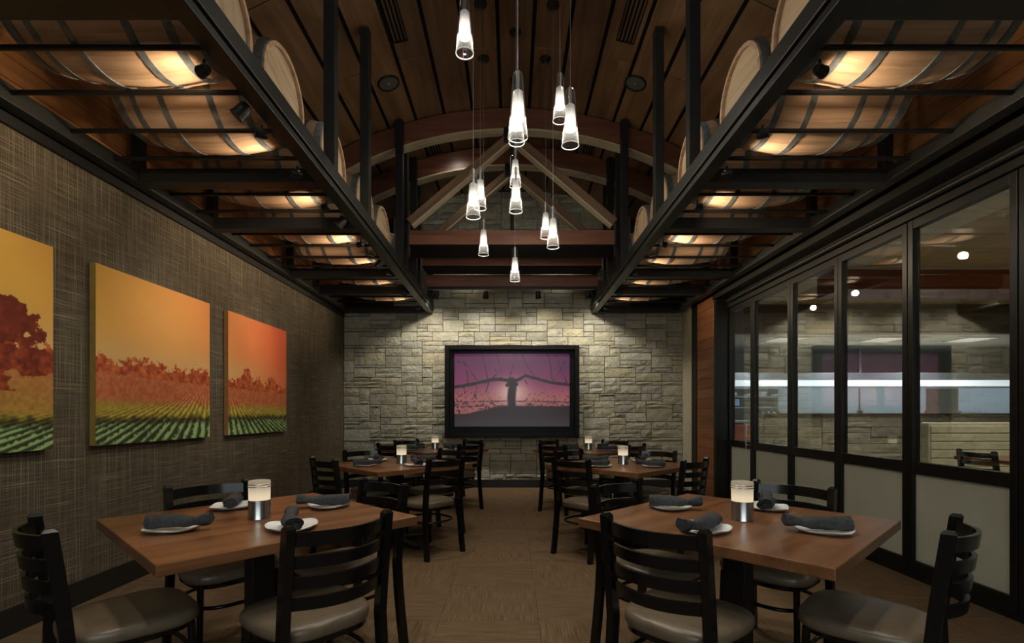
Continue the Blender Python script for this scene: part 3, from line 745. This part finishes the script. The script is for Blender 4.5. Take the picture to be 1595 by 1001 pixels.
def vineyard(u, v, which):
    """u 0..3 across the triptych, v 0 bottom .. 1 top; sRGB print colours"""
    B = lambda c: np.broadcast_to(c, u.shape + (3,))
    base = mixc(B(C(206, 158, 62)), B(C(228, 152, 78)), sstep(0.7, 1.8, u))
    base = mixc(base, B(C(226, 128, 74)), sstep(1.6, 2.4, u))
    base = mixc(base, B(C(208, 92, 54)), sstep(2.3, 3.0, u + 0.25 * (v - 0.7)))
    base = mixc(base, B(C(190, 138, 60)), 0.5 * sstep(0.75, 1.05, v) * (1 - sstep(0.9, 1.5, u)))
    base = mixc(base, B(C(214, 172, 112)), 0.8 * np.exp(-((v - 0.50) / 0.13) ** 2) * (1 - 0.75 * sstep(1.9, 2.8, u)))
    base = mixc(base, B(C(232, 170, 92)), 0.5 * np.exp(-(((u - 1.55) / 0.45) ** 2 + ((v - 0.72) / 0.2) ** 2)))
    base = base * (0.95 + 0.10 * fbm(u * 1.7, v * 2.6, 3))[..., None]
    col = base
    hz = 0.405 - 0.02 * np.clip(u - 1, -1, 2)
    edge = fbm(u * 46, v * 46, 9)
    hgt = 0.045 + 0.075 * fbm(u * 11, u * 0 + 1.0, 5)
    if which == 2: hgt = hgt * 0.65 + 0.13 * np.exp(-((u - 2.27) / 0.09) ** 2) + 0.06 * np.exp(-((u - 2.47) / 0.05) ** 2) + 0.10 * np.exp(-((u - 2.72) / 0.10) ** 2)
    tree = (v < hz + hgt + 0.13 * (edge - 0.5)) & (v > hz - 0.02)
    tcol = mixc(B(C(138, 52, 24)), B(C(214, 116, 62)), np.clip(1.5 * fbm(u * 34, v * 34, 12, 3) - 0.3, 0, 1))
    col = np.where(tree[..., None], tcol, col)
    big = np.zeros(u.shape, bool)
    if which == 0:
        d = np.minimum(((u - 0.64) / 0.30) ** 2 + ((v - 0.58) / 0.14) ** 2, ((u - 0.56) / 0.26) ** 2 + ((v - 0.68) / 0.07) ** 2)
        d = np.minimum(d, ((u - 0.60) / 0.24) ** 2 + ((v - 0.42) / 0.24) ** 2)
        d = np.minimum(d, ((u - 0.90) / 0.13) ** 2 + ((v - 0.42) / 0.07) ** 2)
        big = (d + 1.5 * (fbm(u * 22, v * 22, 21) - 0.5) < 1.0) & (v > 0.28)
        bcol = mixc(B(C(96, 30, 14)), B(C(178, 84, 44)), np.clip(1.4 * fbm(u * 36, v * 36, 22, 3) - 0.3, 0, 1) * (0.35 + 0.65 * sstep(0.7, 0.35, v)))
        col = np.where(big[..., None], bcol, col)
    w = np.clip(hz + 0.05 - v, 0.012, 1)
    grain = fbm(u * 60, v * 60, 41, 3)
    s_ = (u - 1.98) / w + 0.10 * (grain - 0.5) / np.clip(w * 3, 0.2, 2)
    rows = 0.5 + 0.5 * np.sin(2 * PI * s_ * 4.6)
    rows = 0.5 + (rows - 0.5) * sstep(0.05, 0.13, w) * sstep(75, 35, 4.6 * np.abs(u - 1.98) / w ** 2)
    lump = fbm(s_ * 4.6 * 1.0, 3.2 / w + 0 * u, 47, 2)
    far = mixc(B(C(150, 62, 32)), B(C(214, 140, 90)), np.clip(0.7 * rows + 0.6 * (grain - 0.25), 0, 1))
    midc = mixc(B(C(112, 96, 26)), B(C(214, 190, 82)), np.clip(0.75 * rows + 0.5 * (grain - 0.3), 0, 1))
    near = mixc(B(C(52, 58, 36)), B(C(158, 190, 120)), np.clip(1.5 * rows - 0.35 + 1.6 * (grain - 0.5) + 0.9 * (lump - 0.5), 0, 1))
    jag = v + 0.05 * (fbm(u * 26, v * 26, 43, 3) - 0.5)
    fld = mixc(far, midc, sstep(0.275, 0.20, jag))
    fld = mixc(fld, near, sstep(0.15, 0.11, jag))
    fld = fld * (1 - 0.55 * np.exp(-((jag - 0.135) / 0.022) ** 2))[..., None]
    isf = (v <= hz + 0.03 * (edge - 0.5)) & ~big
    if which == 0: fld = np.where((v > 0.17)[..., None], mixc(far, midc, np.clip(0.5 + 2 * (0.28 - v), 0, 1)), fld)
    return np.where(isf[..., None], fld, col)

def seg_d(u, v, pts, asp):
    d = np.full(u.shape, 9.0)
    for (a, b), (c, e) in zip(pts[:-1], pts[1:]):
        ax, ay, bx, by = a * asp, b, c * asp, e; px, py = u * asp, v
        t = np.clip(((px - ax) * (bx - ax) + (py - ay) * (by - ay)) / ((bx - ax) ** 2 + (by - ay) ** 2 + 1e-9), 0, 1)
        d = np.minimum(d, np.hypot(px - ax - t * (bx - ax), py - ay - t * (by - ay)))
    return d

def vine(u, v):
    asp = 1.58
    top, mid_, low, glow = C(112, 38, 98), C(150, 62, 108), C(196, 112, 112), C(255, 205, 190)
    col = mixc(np.broadcast_to(top, u.shape + (3,)), np.broadcast_to(mid_, u.shape + (3,)), sstep(1.0, 0.6, v))
    col = mixc(col, np.broadcast_to(low, u.shape + (3,)), sstep(0.65, 0.35, v))
    g = np.exp(-(((u - 0.5) / 0.14) ** 2 + ((v - 0.46) / 0.17) ** 2))
    col = mixc(col, np.broadcast_to(glow, u.shape + (3,)), np.clip(g * 1.1, 0, 1))
    col = mixc(col, np.broadcast_to(C(90, 30, 85), u.shape + (3,)), 0.55 * sstep(0.75, 1.0, u) * sstep(0.5, 0.9, v))
    dk = np.zeros(u.shape)
    wob = 0.018 * (fbm(u * 30, v * 30, 51) - 0.5)
    def line(pts, wd): return 1 - sstep(wd * 0.7, wd * 1.3, seg_d(u, v, pts, asp) + wob)
    dk = np.maximum(dk, line([(0.50, 0.22), (0.497, 0.40), (0.505, 0.56), (0.495, 0.62)], 0.056))
    dk = np.maximum(dk, line([(0.50, 0.62), (0.43, 0.645), (0.38, 0.65), (0.30, 0.635), (0.15, 0.58), (0.0, 0.54)], 0.021))
    dk = np.maximum(dk, line([(0.50, 0.62), (0.55, 0.64), (0.62, 0.70), (0.69, 0.665), (0.85, 0.60), (1.0, 0.575)], 0.020))
    dk = np.maximum(dk, line([(0.46, 0.57), (0.50, 0.63), (0.54, 0.58)], 0.025))
    for pts in ([(0.12, 0.58), (0.11, 0.75), (0.06, 1.0)], [(0.20, 0.62), (0.10, 0.86), (0.02, 0.9)], [(0.29, 0.64), (0.27, 0.8), (0.24, 1.0)], [(0.41, 0.66), (0.40, 0.8), (0.37, 1.0)],
                [(0.47, 0.64), (0.51, 0.82), (0.53, 1.0)], [(0.70, 0.67), (0.62, 0.86), (0.59, 1.0)], [(0.85, 0.61), (0.84, 0.8), (0.81, 1.0)], [(0.85, 0.61), (0.93, 0.8), (0.99, 1.0)],
                [(0.98, 0.6), (0.92, 0.8), (0.88, 1.0)], [(0.33, 0.66), (0.37, 0.73), (0.35, 0.78)], [(0.6, 0.68), (0.64, 0.55)], [(0.2, 0.6), (0.18, 0.4)], [(0.08, 0.56), (0.10, 0.38)], [(0.3, 0.62), (0.27, 0.45)]):
        dk = np.maximum(dk, 0.85 * line(pts, 0.0048))
    for y_ in (0.34, 0.275): dk = np.maximum(dk, 0.7 * line([(0, y_), (0.5, y_ + 0.01), (1, y_ - 0.005)], 0.006))
    leaf = fbm(u * 70, v * 50, 61) > (0.56 + 0.9 * np.clip(v - 0.30, 0, 1) + 0.25 * np.exp(-((u - 0.5) / 0.1) ** 2))
    dk = np.maximum(dk, 0.75 * leaf * (v < 0.5))
    gr = 0.17 + 0.11 * sstep(0.05, 0.45, u) + 0.02 * (fbm(u * 40, u * 0, 71) - 0.5)
    dk = np.maximum(dk, 1 - sstep(gr - 0.01, gr + 0.015, v))
    ink = mixc(np.broadcast_to(C(46, 26, 34), u.shape + (3,)), np.broadcast_to(C(70, 60, 66), u.shape + (3,)), sstep(0.25, 0.0, v))
    return mixc(col, ink, dk)

def paint_grid(name, nx, nz, place, colour, mat, parent):
    us = np.linspace(0, 1, nx + 1); vv = np.linspace(0, 1, nz + 1)
    U, V = np.meshgrid(us, vv)
    pts = place(U, V).reshape(-1, 3)
    idx = np.arange((nx + 1) * (nz + 1)).reshape(nz + 1, nx + 1)
    q = np.stack([idx[:-1, :-1], idx[:-1, 1:], idx[1:, 1:], idx[1:, :-1]], -1).reshape(-1, 4)
    me = bpy.data.meshes.new(name)
    me.vertices.add(len(pts)); me.vertices.foreach_set('co', pts.astype(np.float32).ravel())
    me.loops.add(q.size); me.loops.foreach_set('vertex_index', q.astype(np.int32).ravel())
    me.polygons.add(len(q)); me.polygons.foreach_set('loop_start', np.arange(0, q.size, 4, dtype=np.int32))
    me.update(calc_edges=True); me.validate()
    c = srgb(colour(U, V)).reshape(-1, 3)
    at = me.color_attributes.new('print', 'FLOAT_COLOR', 'POINT')
    at.data.foreach_set('color', np.concatenate([c, np.ones((len(c), 1))], 1).astype(np.float32).ravel())
    return link(name, me, mat, parent)

XC = XL + 0.045
for which, (ya, yb, lab, em) in enumerate(((1.78, 3.03, 'canvas print of a big dark tree over a vineyard under yellow sky', 'canvas_edge_yellow'),
                                           (3.34, 4.60, 'canvas print of vineyard rows under an orange sky, middle one of three', 'canvas_edge_yellow'),
                                           (4.90, 6.16, 'reddest canvas print of vineyard rows, closest to the stone wall', 'canvas_edge_orange'))):
    zc, hh, hw = 1.645, 0.615, (yb - ya) / 2; yc = (ya + yb) / 2
    t = thing('canvas_print', lab, 'canvas', (XL, yc, zc), 0, 'vineyard canvas triptych')
    part('stretcher', MB().box(0.004, 0.0435, -hw, hw, -hh, hh), M[em], t)
    paint_grid('picture', 230, 230, lambda U, V: np.stack([np.full(U.shape, 0.0455), (U * 2 - 1) * hw, (V * 2 - 1) * hh], -1), lambda U, V, w=which: vineyard(U + w, V, w), M['print'], t)

t = thing('framed_display', 'large black framed screen showing a vine at purple sunset', 'picture', (0, 8.33, 1.61), 0)
fw, fh = 1.115, 0.765
for x0, x1, z0, z1 in ((-fw, -fw + 0.075, -fh, fh), (fw - 0.075, fw, -fh, fh), (-fw + 0.075, fw - 0.075, fh - 0.075, fh), (-fw + 0.075, fw - 0.075, -fh, -fh + 0.06)):
    part('frame_bar', MB().box(x0, x1, -0.10, 0.045, z0, z1), M['frame_black'], t, bevel=0.006)
part('backing', MB().box(-fw + 0.07, fw - 0.07, 0.02, 0.04, -fh + 0.05, fh - 0.07), M['frame_black'], t)
part('bezel', MB().box(-0.98, 0.98, -0.012, 0.02, -0.605, 0.65), M['frame_black'], t, bevel=0.003)
paint_grid('screen', 260, 165, lambda U, V: np.stack([(U * 2 - 1) * 0.962, np.full(U.shape, -0.0135), -0.585 + V * 1.215], -1), vine, M['display'], t)

# ================================================================== furniture
def super_ring(w, d, n, e, z, cx=0, cy=0):
    pts = []
    for k in range(n):
        a = 2 * PI * k / n; c, s_ = math.cos(a), math.sin(a)
        pts.append((cx + w * math.copysign(abs(c) ** (2 / e), c), cy + d * math.copysign(abs(s_) ** (2 / e), s_), z))
    return pts
def loft(rings, cap0=True, cap1=True):
    mb = MB(); n = len(rings[0]); vs_ = [p for r_ in rings for p in r_]; fs_ = []
    for i in range(len(rings) - 1):
        for k in range(n):
            l = (k + 1) % n; fs_.append((i * n + k, i * n + l, (i + 1) * n + l, (i + 1) * n + k))
    if cap0: fs_.append(tuple(reversed(range(n))))
    if cap1: fs_.append(tuple(range((len(rings) - 1) * n, len(rings) * n)))
    return mb.add(vs_, fs_)

# --- table
TS = 1.04; TH = 0.76
def table(label):
    t = thing('dining_table', label, 'table', (0, 0, 0), 0, 'square wooden dining tables')
    part('table_top', MB().box(-TS / 2, TS / 2, -TS / 2, TS / 2, TH - 0.042, TH), M['table_wood'], t, bevel=0.004)
    part('top_plate', MB().box(-0.25, 0.25, -0.04, 0.04, TH - 0.055, TH - 0.042).box(-0.04, 0.04, -0.25, 0.25, TH - 0.055, TH - 0.0425), M['black_steel'], t)
    part('column', MB().box(-0.05, 0.05, -0.05, 0.05, 0.03, TH - 0.05), M['black_steel'], t, bevel=0.004)
    for a in (0, PI / 2):
        part('base_foot', loft([super_ring(0.36, 0.045, 24, 4, 0.002), super_ring(0.36, 0.045, 24, 4, 0.018), super_ring(0.10, 0.04, 24, 4, 0.045)]), M['black_steel'], t, (0, 0, 0), (0, 0, a), smooth=40)
    return t

# --- ladder-back chair
def chair(label):
    t = thing('dining_chair', label, 'chair', (0, 0, 0), 0, 'black ladder-back dining chairs')
    rings = []
    for z, k in ((0.425, 0.90), (0.428, 0.975), (0.440, 1.0), (0.462, 1.0), (0.474, 0.965), (0.481, 0.88), (0.485, 0.70), (0.487, 0.4)):
        ring = []
        for (x, y, zz) in super_ring(0.215 * k, 0.215 * k, 40, 3.4, z, 0, 0.0):
            ring.append((x * (1 + 0.10 * y / 0.215), y, zz))
        rings.append(ring)
    part('seat', loft(rings), M['vinyl'], t, smooth=60)
    part('seat_frame', loft([super_ring(0.195, 0.195, 32, 3.4, 0.400), super_ring(0.195, 0.195, 32, 3.4, 0.424)]), M['chair_black'], t, smooth=40)
    def py(z):
        if z < 0.45: return -0.205 - 0.035 * (1 - z / 0.45) ** 1.5
        return -0.205 - 0.047 * ((z - 0.45) / 0.41) ** 1.2
    def px(z): return 0.196 + 0.012 * (1 - min(z, 0.45) / 0.45)
    for s in (-1, 1):
        zs = [0.0, 0.15, 0.3, 0.45, 0.58, 0.72, 0.855]
        rr = []
        for z in zs:
            x, y = s * px(z), py(z); a, b = 0.0165, 0.021
            rr.append([(x - a, y - b, z), (x + a, y - b, z), (x + a, y + b, z), (x - a, y + b, z)])
        x, y = s * px(0.86), py(0.864)
        rr.append([(x - 0.009, y - 0.012, 0.866), (x + 0.009, y - 0.012, 0.866), (x + 0.009, y + 0.012, 0.866), (x - 0.009, y + 0.012, 0.866)])
        part('back_post', loft(rr), M['chair_black'], t, smooth=30)
        fl_ = part('front_leg', MB().tube([(s * 0.178, 0.165, 0.424), (s * 0.190, 0.185, 0.0)], [0.0155, 0.013], 12), M['chair_black'], t, smooth=40)
        part('glide', MB().lathe([(0.016, 0.0), (0.016, 0.012), (0.008, 0.014)], 12, s * 0.190, 0.185), M['chrome'], fl_, smooth=40)
    for zc, hgt in ((0.815, 0.052), (0.735, 0.045), (0.660, 0.045), (0.585, 0.045)):
        rr = []; n = 10
        for k in range(n + 1):
            u = -1 + 2 * k / n; x = 0.185 * u; bow = -0.070 * (1 - u * u)
            y0 = py(zc - hgt / 2) + bow; y1 = py(zc + hgt / 2) + bow
            rr.append([(x, y0 - 0.007, zc - hgt / 2), (x, y0 + 0.007, zc - hgt / 2), (x, y1 + 0.007, zc + hgt / 2), (x, y1 - 0.007, zc + hgt / 2)])
        part('slat', loft(rr), M['chair_black'], t, smooth=40)
    hp = super_ring(0.186, 0.196, 40, 2.7, 0.30, 0, -0.012)
    part('foot_hoop', MB().tube(hp, 0.0095, 10, closed=True), M['chair_black'], t, smooth=50)
    return t

# --- candle lamp
def candle(label):
    t = thing('candle_lamp', label, 'table lamp', (0, 0, 0), 0, 'candle lamps on the tables')
    part('metal_base', MB().lathe([(0.0005, 0.0), (0.049, 0.0), (0.051, 0.003), (0.049, 0.012), (0.0475, 0.088), (0.0005, 0.088)], 32), M['chrome'], t, smooth=40)
    gs = part('glass_shade', MB().lathe([(0.046, 0.0885), (0.0475, 0.17), (0.0470, 0.176), (0.030, 0.179), (0.0005, 0.179)], 32), M['candle_shade'], t, smooth=50)
    for z in (0.150, 0.161):
        part('ring', MB().tube([(0.0485 * math.cos(2 * PI * k / 32), 0.0485 * math.sin(2 * PI * k / 32), z) for k in range(32)], 0.0022, 6, closed=True), M['chrome'], gs, smooth=60)
    return t

# --- plate and rolled napkin
def plate_mesh():
    rr = []
    for k, z in ((0.02, 0.004), (0.60, 0.004), (0.85, 0.008), (1.0, 0.017), (1.01, 0.0185), (0.985, 0.0145), (0.62, 0.0005), (0.02, 0.0)):
        ring = []
        for (x, y, zz) in super_ring(0.100 * k, 0.100 * k, 36, 2.9, z):
            a = math.atan2(y, x); f = 1 + 0.07 * math.cos(3 * a)
            ring.append((x * f, y * f, zz + (0.004 * k ** 4 * math.cos(4 * a + PI) if k > 0.8 else 0)))
        rr.append(ring)
    return loft(rr[::-1])
plate_me = mesh_of('side_plate', plate_mesh(), smooth=50)
def napkin_mesh(seed):
    rnd = random.Random(seed); mb = MB(); n = 18; m = 15; L = 0.255; rings = []
    for i in range(m):
        u = i / (m - 1); x = (u - 0.40) * L
        r_ = 0.031 * (1 - 0.32 * math.exp(-((u - 0.74) / 0.11) ** 2)) * (1 - 0.15 * u)
        lift = 0.012 * max(0, u - 0.7) / 0.3
        ring = []
        for k in range(n):
            a = 2 * PI * k / n
            f = 1 + 0.08 * math.sin(3 * a + 7 * u + seed) + rnd.uniform(-0.045, 0.045) + (0.10 * math.sin(5 * a + 3) if u > 0.85 else 0)
            ring.append((x + rnd.uniform(-0.002, 0.002), r_ * 1.12 * f * math.cos(a) + 0.012 * math.sin(u * 4 + seed), 0.031 + lift + r_ * 0.92 * f * math.sin(a)))
        rings.append(ring)
    # tucked-in spiral end
    c0 = rings[0]; cy = sum(p[1] for p in c0) / n; cz = sum(p[2] for p in c0) / n
    pre = []
    for sc, dx in ((0.25, 0.012), (0.40, 0.002), (0.50, 0.012), (0.68, 0.0), (0.80, 0.010)):
        pre.append([(c0[k][0] + dx, cy + (c0[k][1] - cy) * sc, cz + (c0[k][2] - cz) * sc) for k in range(n)])
    return loft(pre + rings)
nap_me = [mesh_of('rolled_napkin', napkin_mesh(s), smooth=70) for s in range(4)]

TABLES = [(-1.185, 2.335, 3.0, 'front', -1), (-1.12, 4.84, 1.0, 'middle', -1), (-1.06, 6.82, 0.0, 'back', -1),
          (1.045, 2.30, -2.0, 'front', 1), (1.05, 4.77, -2.0, 'middle', 1), (1.02, 6.72, 0.0, 'back', 1)]
t0 = c0 = l0 = None
for ti, (tx, ty, trot, row, s) in enumerate(TABLES):
    side = 'canvas-side' if s < 0 else 'glass-side'
    lab = 'square wooden table set diagonally, %s one on the %s' % (row, 'canvas side' if s < 0 else 'glass-door side')
    if t0 is None: t0 = t = table(lab)
    else: t = copy_tree(t0); t['label'] = lab
    t.location = (tx, ty, 0); t.rotation_euler = (0, 0, R(45 + trot))
    lab = 'glowing candle lamp with chrome base on the %s %s table' % (row, side)
    if l0 is None: l0 = l = candle(lab)
    else: l = copy_tree(l0); l['label'] = lab
    l.location = (tx + (0.05 if ti == 1 else 0.01), ty - 0.02, TH)
    for ci, ang in enumerate((-45, -135, 135, 45)):          # direction from the table centre, degrees
        aisle = (ang in (-45, 45)) == (s < 0)
        nearer = ang in (-45, -135)
        a = R(ang + trot)
        dist = (0.745 if nearer else 0.675) - 0.25
        lab = 'black ladder-back chair at the %s %s table, %s, %s' % (row, side, 'aisle side' if aisle else ('canvas wall side' if s < 0 else 'glass wall side'), 'nearer the camera' if nearer else 'nearer the stone wall')
        if c0 is None: c0 = c = chair(lab)
        else: c = copy_tree(c0); c['label'] = lab
        jit = random.uniform(-4, 4)
        c.location = (tx + dist * math.cos(a), ty + dist * math.sin(a), 0)
        c.rotation_euler = (0, 0, a + PI / 2 + R(jit))
        # place setting
        pr = 0.345
        pxx, pyy = tx + pr * math.cos(a), ty + pr * math.sin(a)
        where = '%s, %s' % ('aisle side' if aisle else 'wall side', 'nearer the camera' if nearer else 'nearer the stone wall')
        p = link('side_plate', plate_me, M['porcelain'], None, (pxx, pyy, TH + 0.0005), (0, 0, a + random.uniform(-0.4, 0.4)))
        tag(p, 'small white plate on the %s %s table, %s' % (row, side, where), 'plate', 'white side plates')
        yaw = {(-1, 0): 118, (-1, 1): 8, (-1, 2): -62, (-1, 3): 192, (1, 0): 172, (1, 1): 222, (1, 2): -12, (1, 3): 65}[(s, ci)] + (random.uniform(-12, 12) if row != 'front' else 0)
        q = link('rolled_napkin', nap_me[(ci + ti) % 4], M['napkin'], None, (pxx, pyy, TH + 0.0065), (0, 0, R(yaw)))
        tag(q, 'dark grey rolled napkin on plate, %s %s table, %s' % (row, side, where), 'napkin', 'rolled napkins')

# ================================================================== the room and kitchen beyond the glass
ZN = 3.2
struct('ceiling_2', MB().box(XG + 0.06, 4.68, YF, 9.0, ZN, ZN + 0.1), M['offwhite'], 'white ceiling border of the next room')
struct('ceiling_3', MB().box(4.68, 12.0, YF, 9.0, ZN + 0.0, ZN + 0.1), M['tan_ceiling'], 'tan wood ceiling of the next room')
struct('ceiling_4', MB().box(XG + 0.06, 12.0, 9.0, 12.9, 2.76, 2.86), M['offwhite'], 'white kitchen ceiling')
struct('trim_7', MB().box(XG + 0.06, 12.0, 8.92, 9.06, 2.68, ZN), M['brown_wall'], 'brown header over the kitchen opening')
bm_ = thing('timber_soffit', 'dark red timber beam across the ceiling of the next room', 'beam', (7.5, 6.9, 2.9))
part('beam_body', MB().box(-3.1, 4.4, -0.28, 0.28, 0.0, 0.299), M['red_wood'], bm_, bevel=0.005)
part('lower_lip', MB().box(-3.1, 4.4, -0.30, -0.28, 0.26, 0.299), M['offwhite'], bm_)
struct('wall_kitchen', MB().box(XG + 0.3, 12.0, 12.6, 12.8, 0, 2.9), M['kitchen_wall'], 'pale kitchen wall beyond the glass')
struct('wall_far', MB().box(11.9, 12.0, YF, 12.8, 0, 3.3), M['plaster'], 'tan far wall of the next room')
struct('wall_next_rear', MB().box(XG + 0.1, 12.0, YF - 0.1, YF, 0, 3.3), M['plaster'])
struct('wall_passage', MB().box(XR + 0.3, XR + 0.42, 8.5, 12.7, 0, ZN), M['brown_wall'], 'brown wall edge at the kitchen passage')
wk = struct('wall_counter', MB().box(4.40, 11.9, 9.02, 9.16, 0, 1.22), M['mortar'], 'stone half wall below the kitchen screens')
for (a, b, c, d) in ashlar(4.40, 9.9, 0.0, 1.22, 0.11, 0.10, [(4, 2), (5, 2), (6, 2), (4, 1), (5, 3), (3, 2), (6, 1)]):
    link('stone', mesh_of('stone', stone_mesh(b - a - 0.008, d - c - 0.008, random.uniform(-0.01, 0.01))), M['stone'], wk, ((a + b) / 2, 9.00, (c + d) / 2))
part('coping', MB().box(4.38, 11.9, 8.95, 9.20, 1.22, 1.245), M['brown_wall'], wk)
for q, (a, b) in enumerate(((4.85, 6.32), (6.36, 7.55), (8.15, 9.6))):
    t = thing('frosted_screen', 'frosted blue-grey glass screen on the stone half wall, %s' % ['beside the kitchen shelves', 'the middle one', 'farthest from the wood column'][q], 'screen', ((a + b) / 2, 9.08, 1.245), 0, 'frosted kitchen screens')
    part('glass_panel', MB().box(-(b - a) / 2, (b - a) / 2, -0.006, 0.006, 0, 0.46), M['frost_screen'], t)
    part('clip', MB().box(-(b - a) / 2, -(b - a) / 2 + 0.03, -0.015, 0.015, 0, 0.05).box((b - a) / 2 - 0.03, (b - a) / 2, -0.015, 0.015, 0, 0.05), M['steel'], t)
t = thing('kitchen_hood', 'long stainless kitchen hood with bright lit front', 'hood', (7.6, 11.6, 1.85))
part('canopy', MB().box(-3.1, 4.0, -0.5, 0.9, 0.13, 0.30), M['steel'], t, bevel=0.006)
part('light_strip', MB().box(-3.1, 4.0, -0.52, -0.44, 0.0, 0.13), M['kitchen_glow'], t)
part('pass_rail', MB().box(-3.1, 4.0, -0.53, -0.45, -0.06, -0.005), M['steel'], t)
for px_ in (-2.9, 0.5, 3.9): part('hanger', MB().box(px_ - 0.03, px_ + 0.03, -0.03, 0.03, 0.29, 0.905), M['steel'], t)
t = thing('kitchen_counter', 'stainless kitchen counter with shelves beyond the stone half wall', 'counter', (5.4, 11.3, 0))
part('worktop', MB().box(-0.9, 1.2, -0.35, 0.35, 1.04, 1.09), M['steel'], t, bevel=0.004)
part('cabinet', MB().box(-0.88, 1.18, -0.33, 0.33, 0.0, 1.04), M['red_wood'], t)
for z in (1.36, 1.60): part('shelf', MB().box(-0.9, 1.2, -0.22, 0.22, z, z + 0.025), M['steel'], t)
for x in (-0.88, 1.18): part('upright', MB().box(x - 0.015, x + 0.015, -0.03, 0.03, 1.09, 1.80), M['steel'], t)
rk = random.Random(5)
pst = MB().lathe([(0.0005, 0), (0.07, 0), (0.11, 0.012), (0.112, 0.016), (0.075, 0.006), (0.0005, 0.006)], 20)
pl_me = mesh_of('dinner_plate', pst, smooth=40)
for sx, z, nst in ((4.95, 1.6255, 6), (5.25, 1.6255, 4), (5.62, 1.6255, 7), (5.95, 1.6255, 3), (4.85, 1.0905, 5)):
    t = thing('plate_stack', 'stack of %s white plates on the kitchen %s' % ({6: 'six', 4: 'four', 7: 'seven', 3: 'three', 5: 'five'}[nst], 'shelf' if z > 1.2 else 'worktop'), 'plates', (sx, 11.2, z), 0, 'kitchen plate stacks')
    for q in range(nst): link('plate', pl_me, M['porcelain'], t, (0, 0, q * 0.014))
t = thing('order_screen', 'small blue-lit kitchen order screen between the shelves', 'monitor', (5.0, 11.2, 1.3855))
part('casing', MB().box(-0.14, 0.14, 0, 0.05, 0.0, 0.20), M['black_steel'], t, bevel=0.005)
part('screen', MB().box(-0.12, 0.12, -0.004, 0.0, 0.03, 0.18), mat_emit('blue_screen', (0.45, 0.6, 1.0), 0.5, (0.02, 0.02, 0.03)), t)
for q in range(4):
    t = thing('frying_pan', 'steel pan hanging from the kitchen shelf, %s of four' % ['first', 'second', 'third', 'last'][q], 'pan', (5.55 + q * 0.12, 11.05, 1.34), 0, 'hanging kitchen pans')
    part('pan_body', MB().lathe([(0.0005, 0.0), (0.05, 0.0), (0.075, 0.03), (0.078, 0.03), (0.052, -0.004), (0.0005, -0.004)], 20, axis='x'), M['steel'], t, (0, 0, -0.13), smooth=40)
    part('handle', MB().box(-0.004, 0.004, -0.008, 0.008, -0.06, 0.02), M['steel'], t)
for q, (x, y) in enumerate(((5.6, 10.2), (7.6, 10.2), (9.4, 10.2))):
    t = thing('light_panel', 'square lit panel in the kitchen ceiling, %s' % ['nearest the shelves', 'middle', 'farthest'][q], 'light panel', (x, y, 2.76), 0, 'kitchen ceiling panels')
    part('panel_frame', MB().box(-0.31, 0.31, -0.31, 0.31, -0.012, 0.0), M['steel'], t)
    part('diffuser_panel', MB().box(-0.28, 0.28, -0.28, 0.28, -0.016, -0.011), mat_emit('panel_glow_%d' % q, NEUT, 0.5, (0.5, 0.5, 0.5)), t)
    spot('spot', (0, 0, -0.03), (0, 0, -1), 300.0, (0.86, 0.94, 1.0), 165, 0.8, 0.2, t)
for q, y in enumerate((4.85, 5.45, 7.30, 7.80, 8.40, 3.2, 1.2)):
    downlight(5.75, y, ZN if q != 2 else ZN, (0, 0, 0), 'small bright downlight in the next room, %s' % ['first seen from the camera', 'second', 'just past the red beam', 'second past the red beam', 'closest to the kitchen', 'level with the front tables', 'behind the front tables'][q], P_NEXT, 'downlights in the next room', 140, size=0.6)
t = thing('booth_bench', 'cream padded booth bench beyond the glass', 'bench', (5.9, 6.4, 0))
part('backrest', MB().box(-0.6, 0.6, -0.07, 0.07, 0.42, 1.13), M['booth'], t, bevel=0.02)
for q in range(6): part('channel', MB().box(-0.58, 0.58, -0.085, -0.06, 0.47 + q * 0.105, 0.565 + q * 0.105), M['booth'], t, bevel=0.01)
part('bench_seat', MB().box(-0.6, 0.6, -0.55, -0.08, 0.32, 0.45), M['booth'], t, bevel=0.02)
part('plinth', MB().box(-0.58, 0.58, -0.5, 0.0, 0.0, 0.32), M['black_steel'], t)
nt_ = copy_tree(t0); nt_['label'] = 'wooden table beyond the glass in front of the cream booth'; nt_.location = (5.6, 5.2, 0); nt_.rotation_euler = (0, 0, 0)
nl = copy_tree(l0); nl['label'] = 'candle lamp on the table beyond the glass'; nl.location = (5.6, 5.2, TH)
for q, (dx, dy, rz) in enumerate(((-0.5, 0, -90), (0.5, 0, 90))):
    nc = copy_tree(c0); nc['label'] = 'black ladder-back chair beyond the glass, %s' % ['with its back to the glass doors', 'facing the glass doors']  [q]
    nc.location = (5.6 + dx, 5.2 + dy, 0); nc.rotation_euler = (0, 0, R(rz))
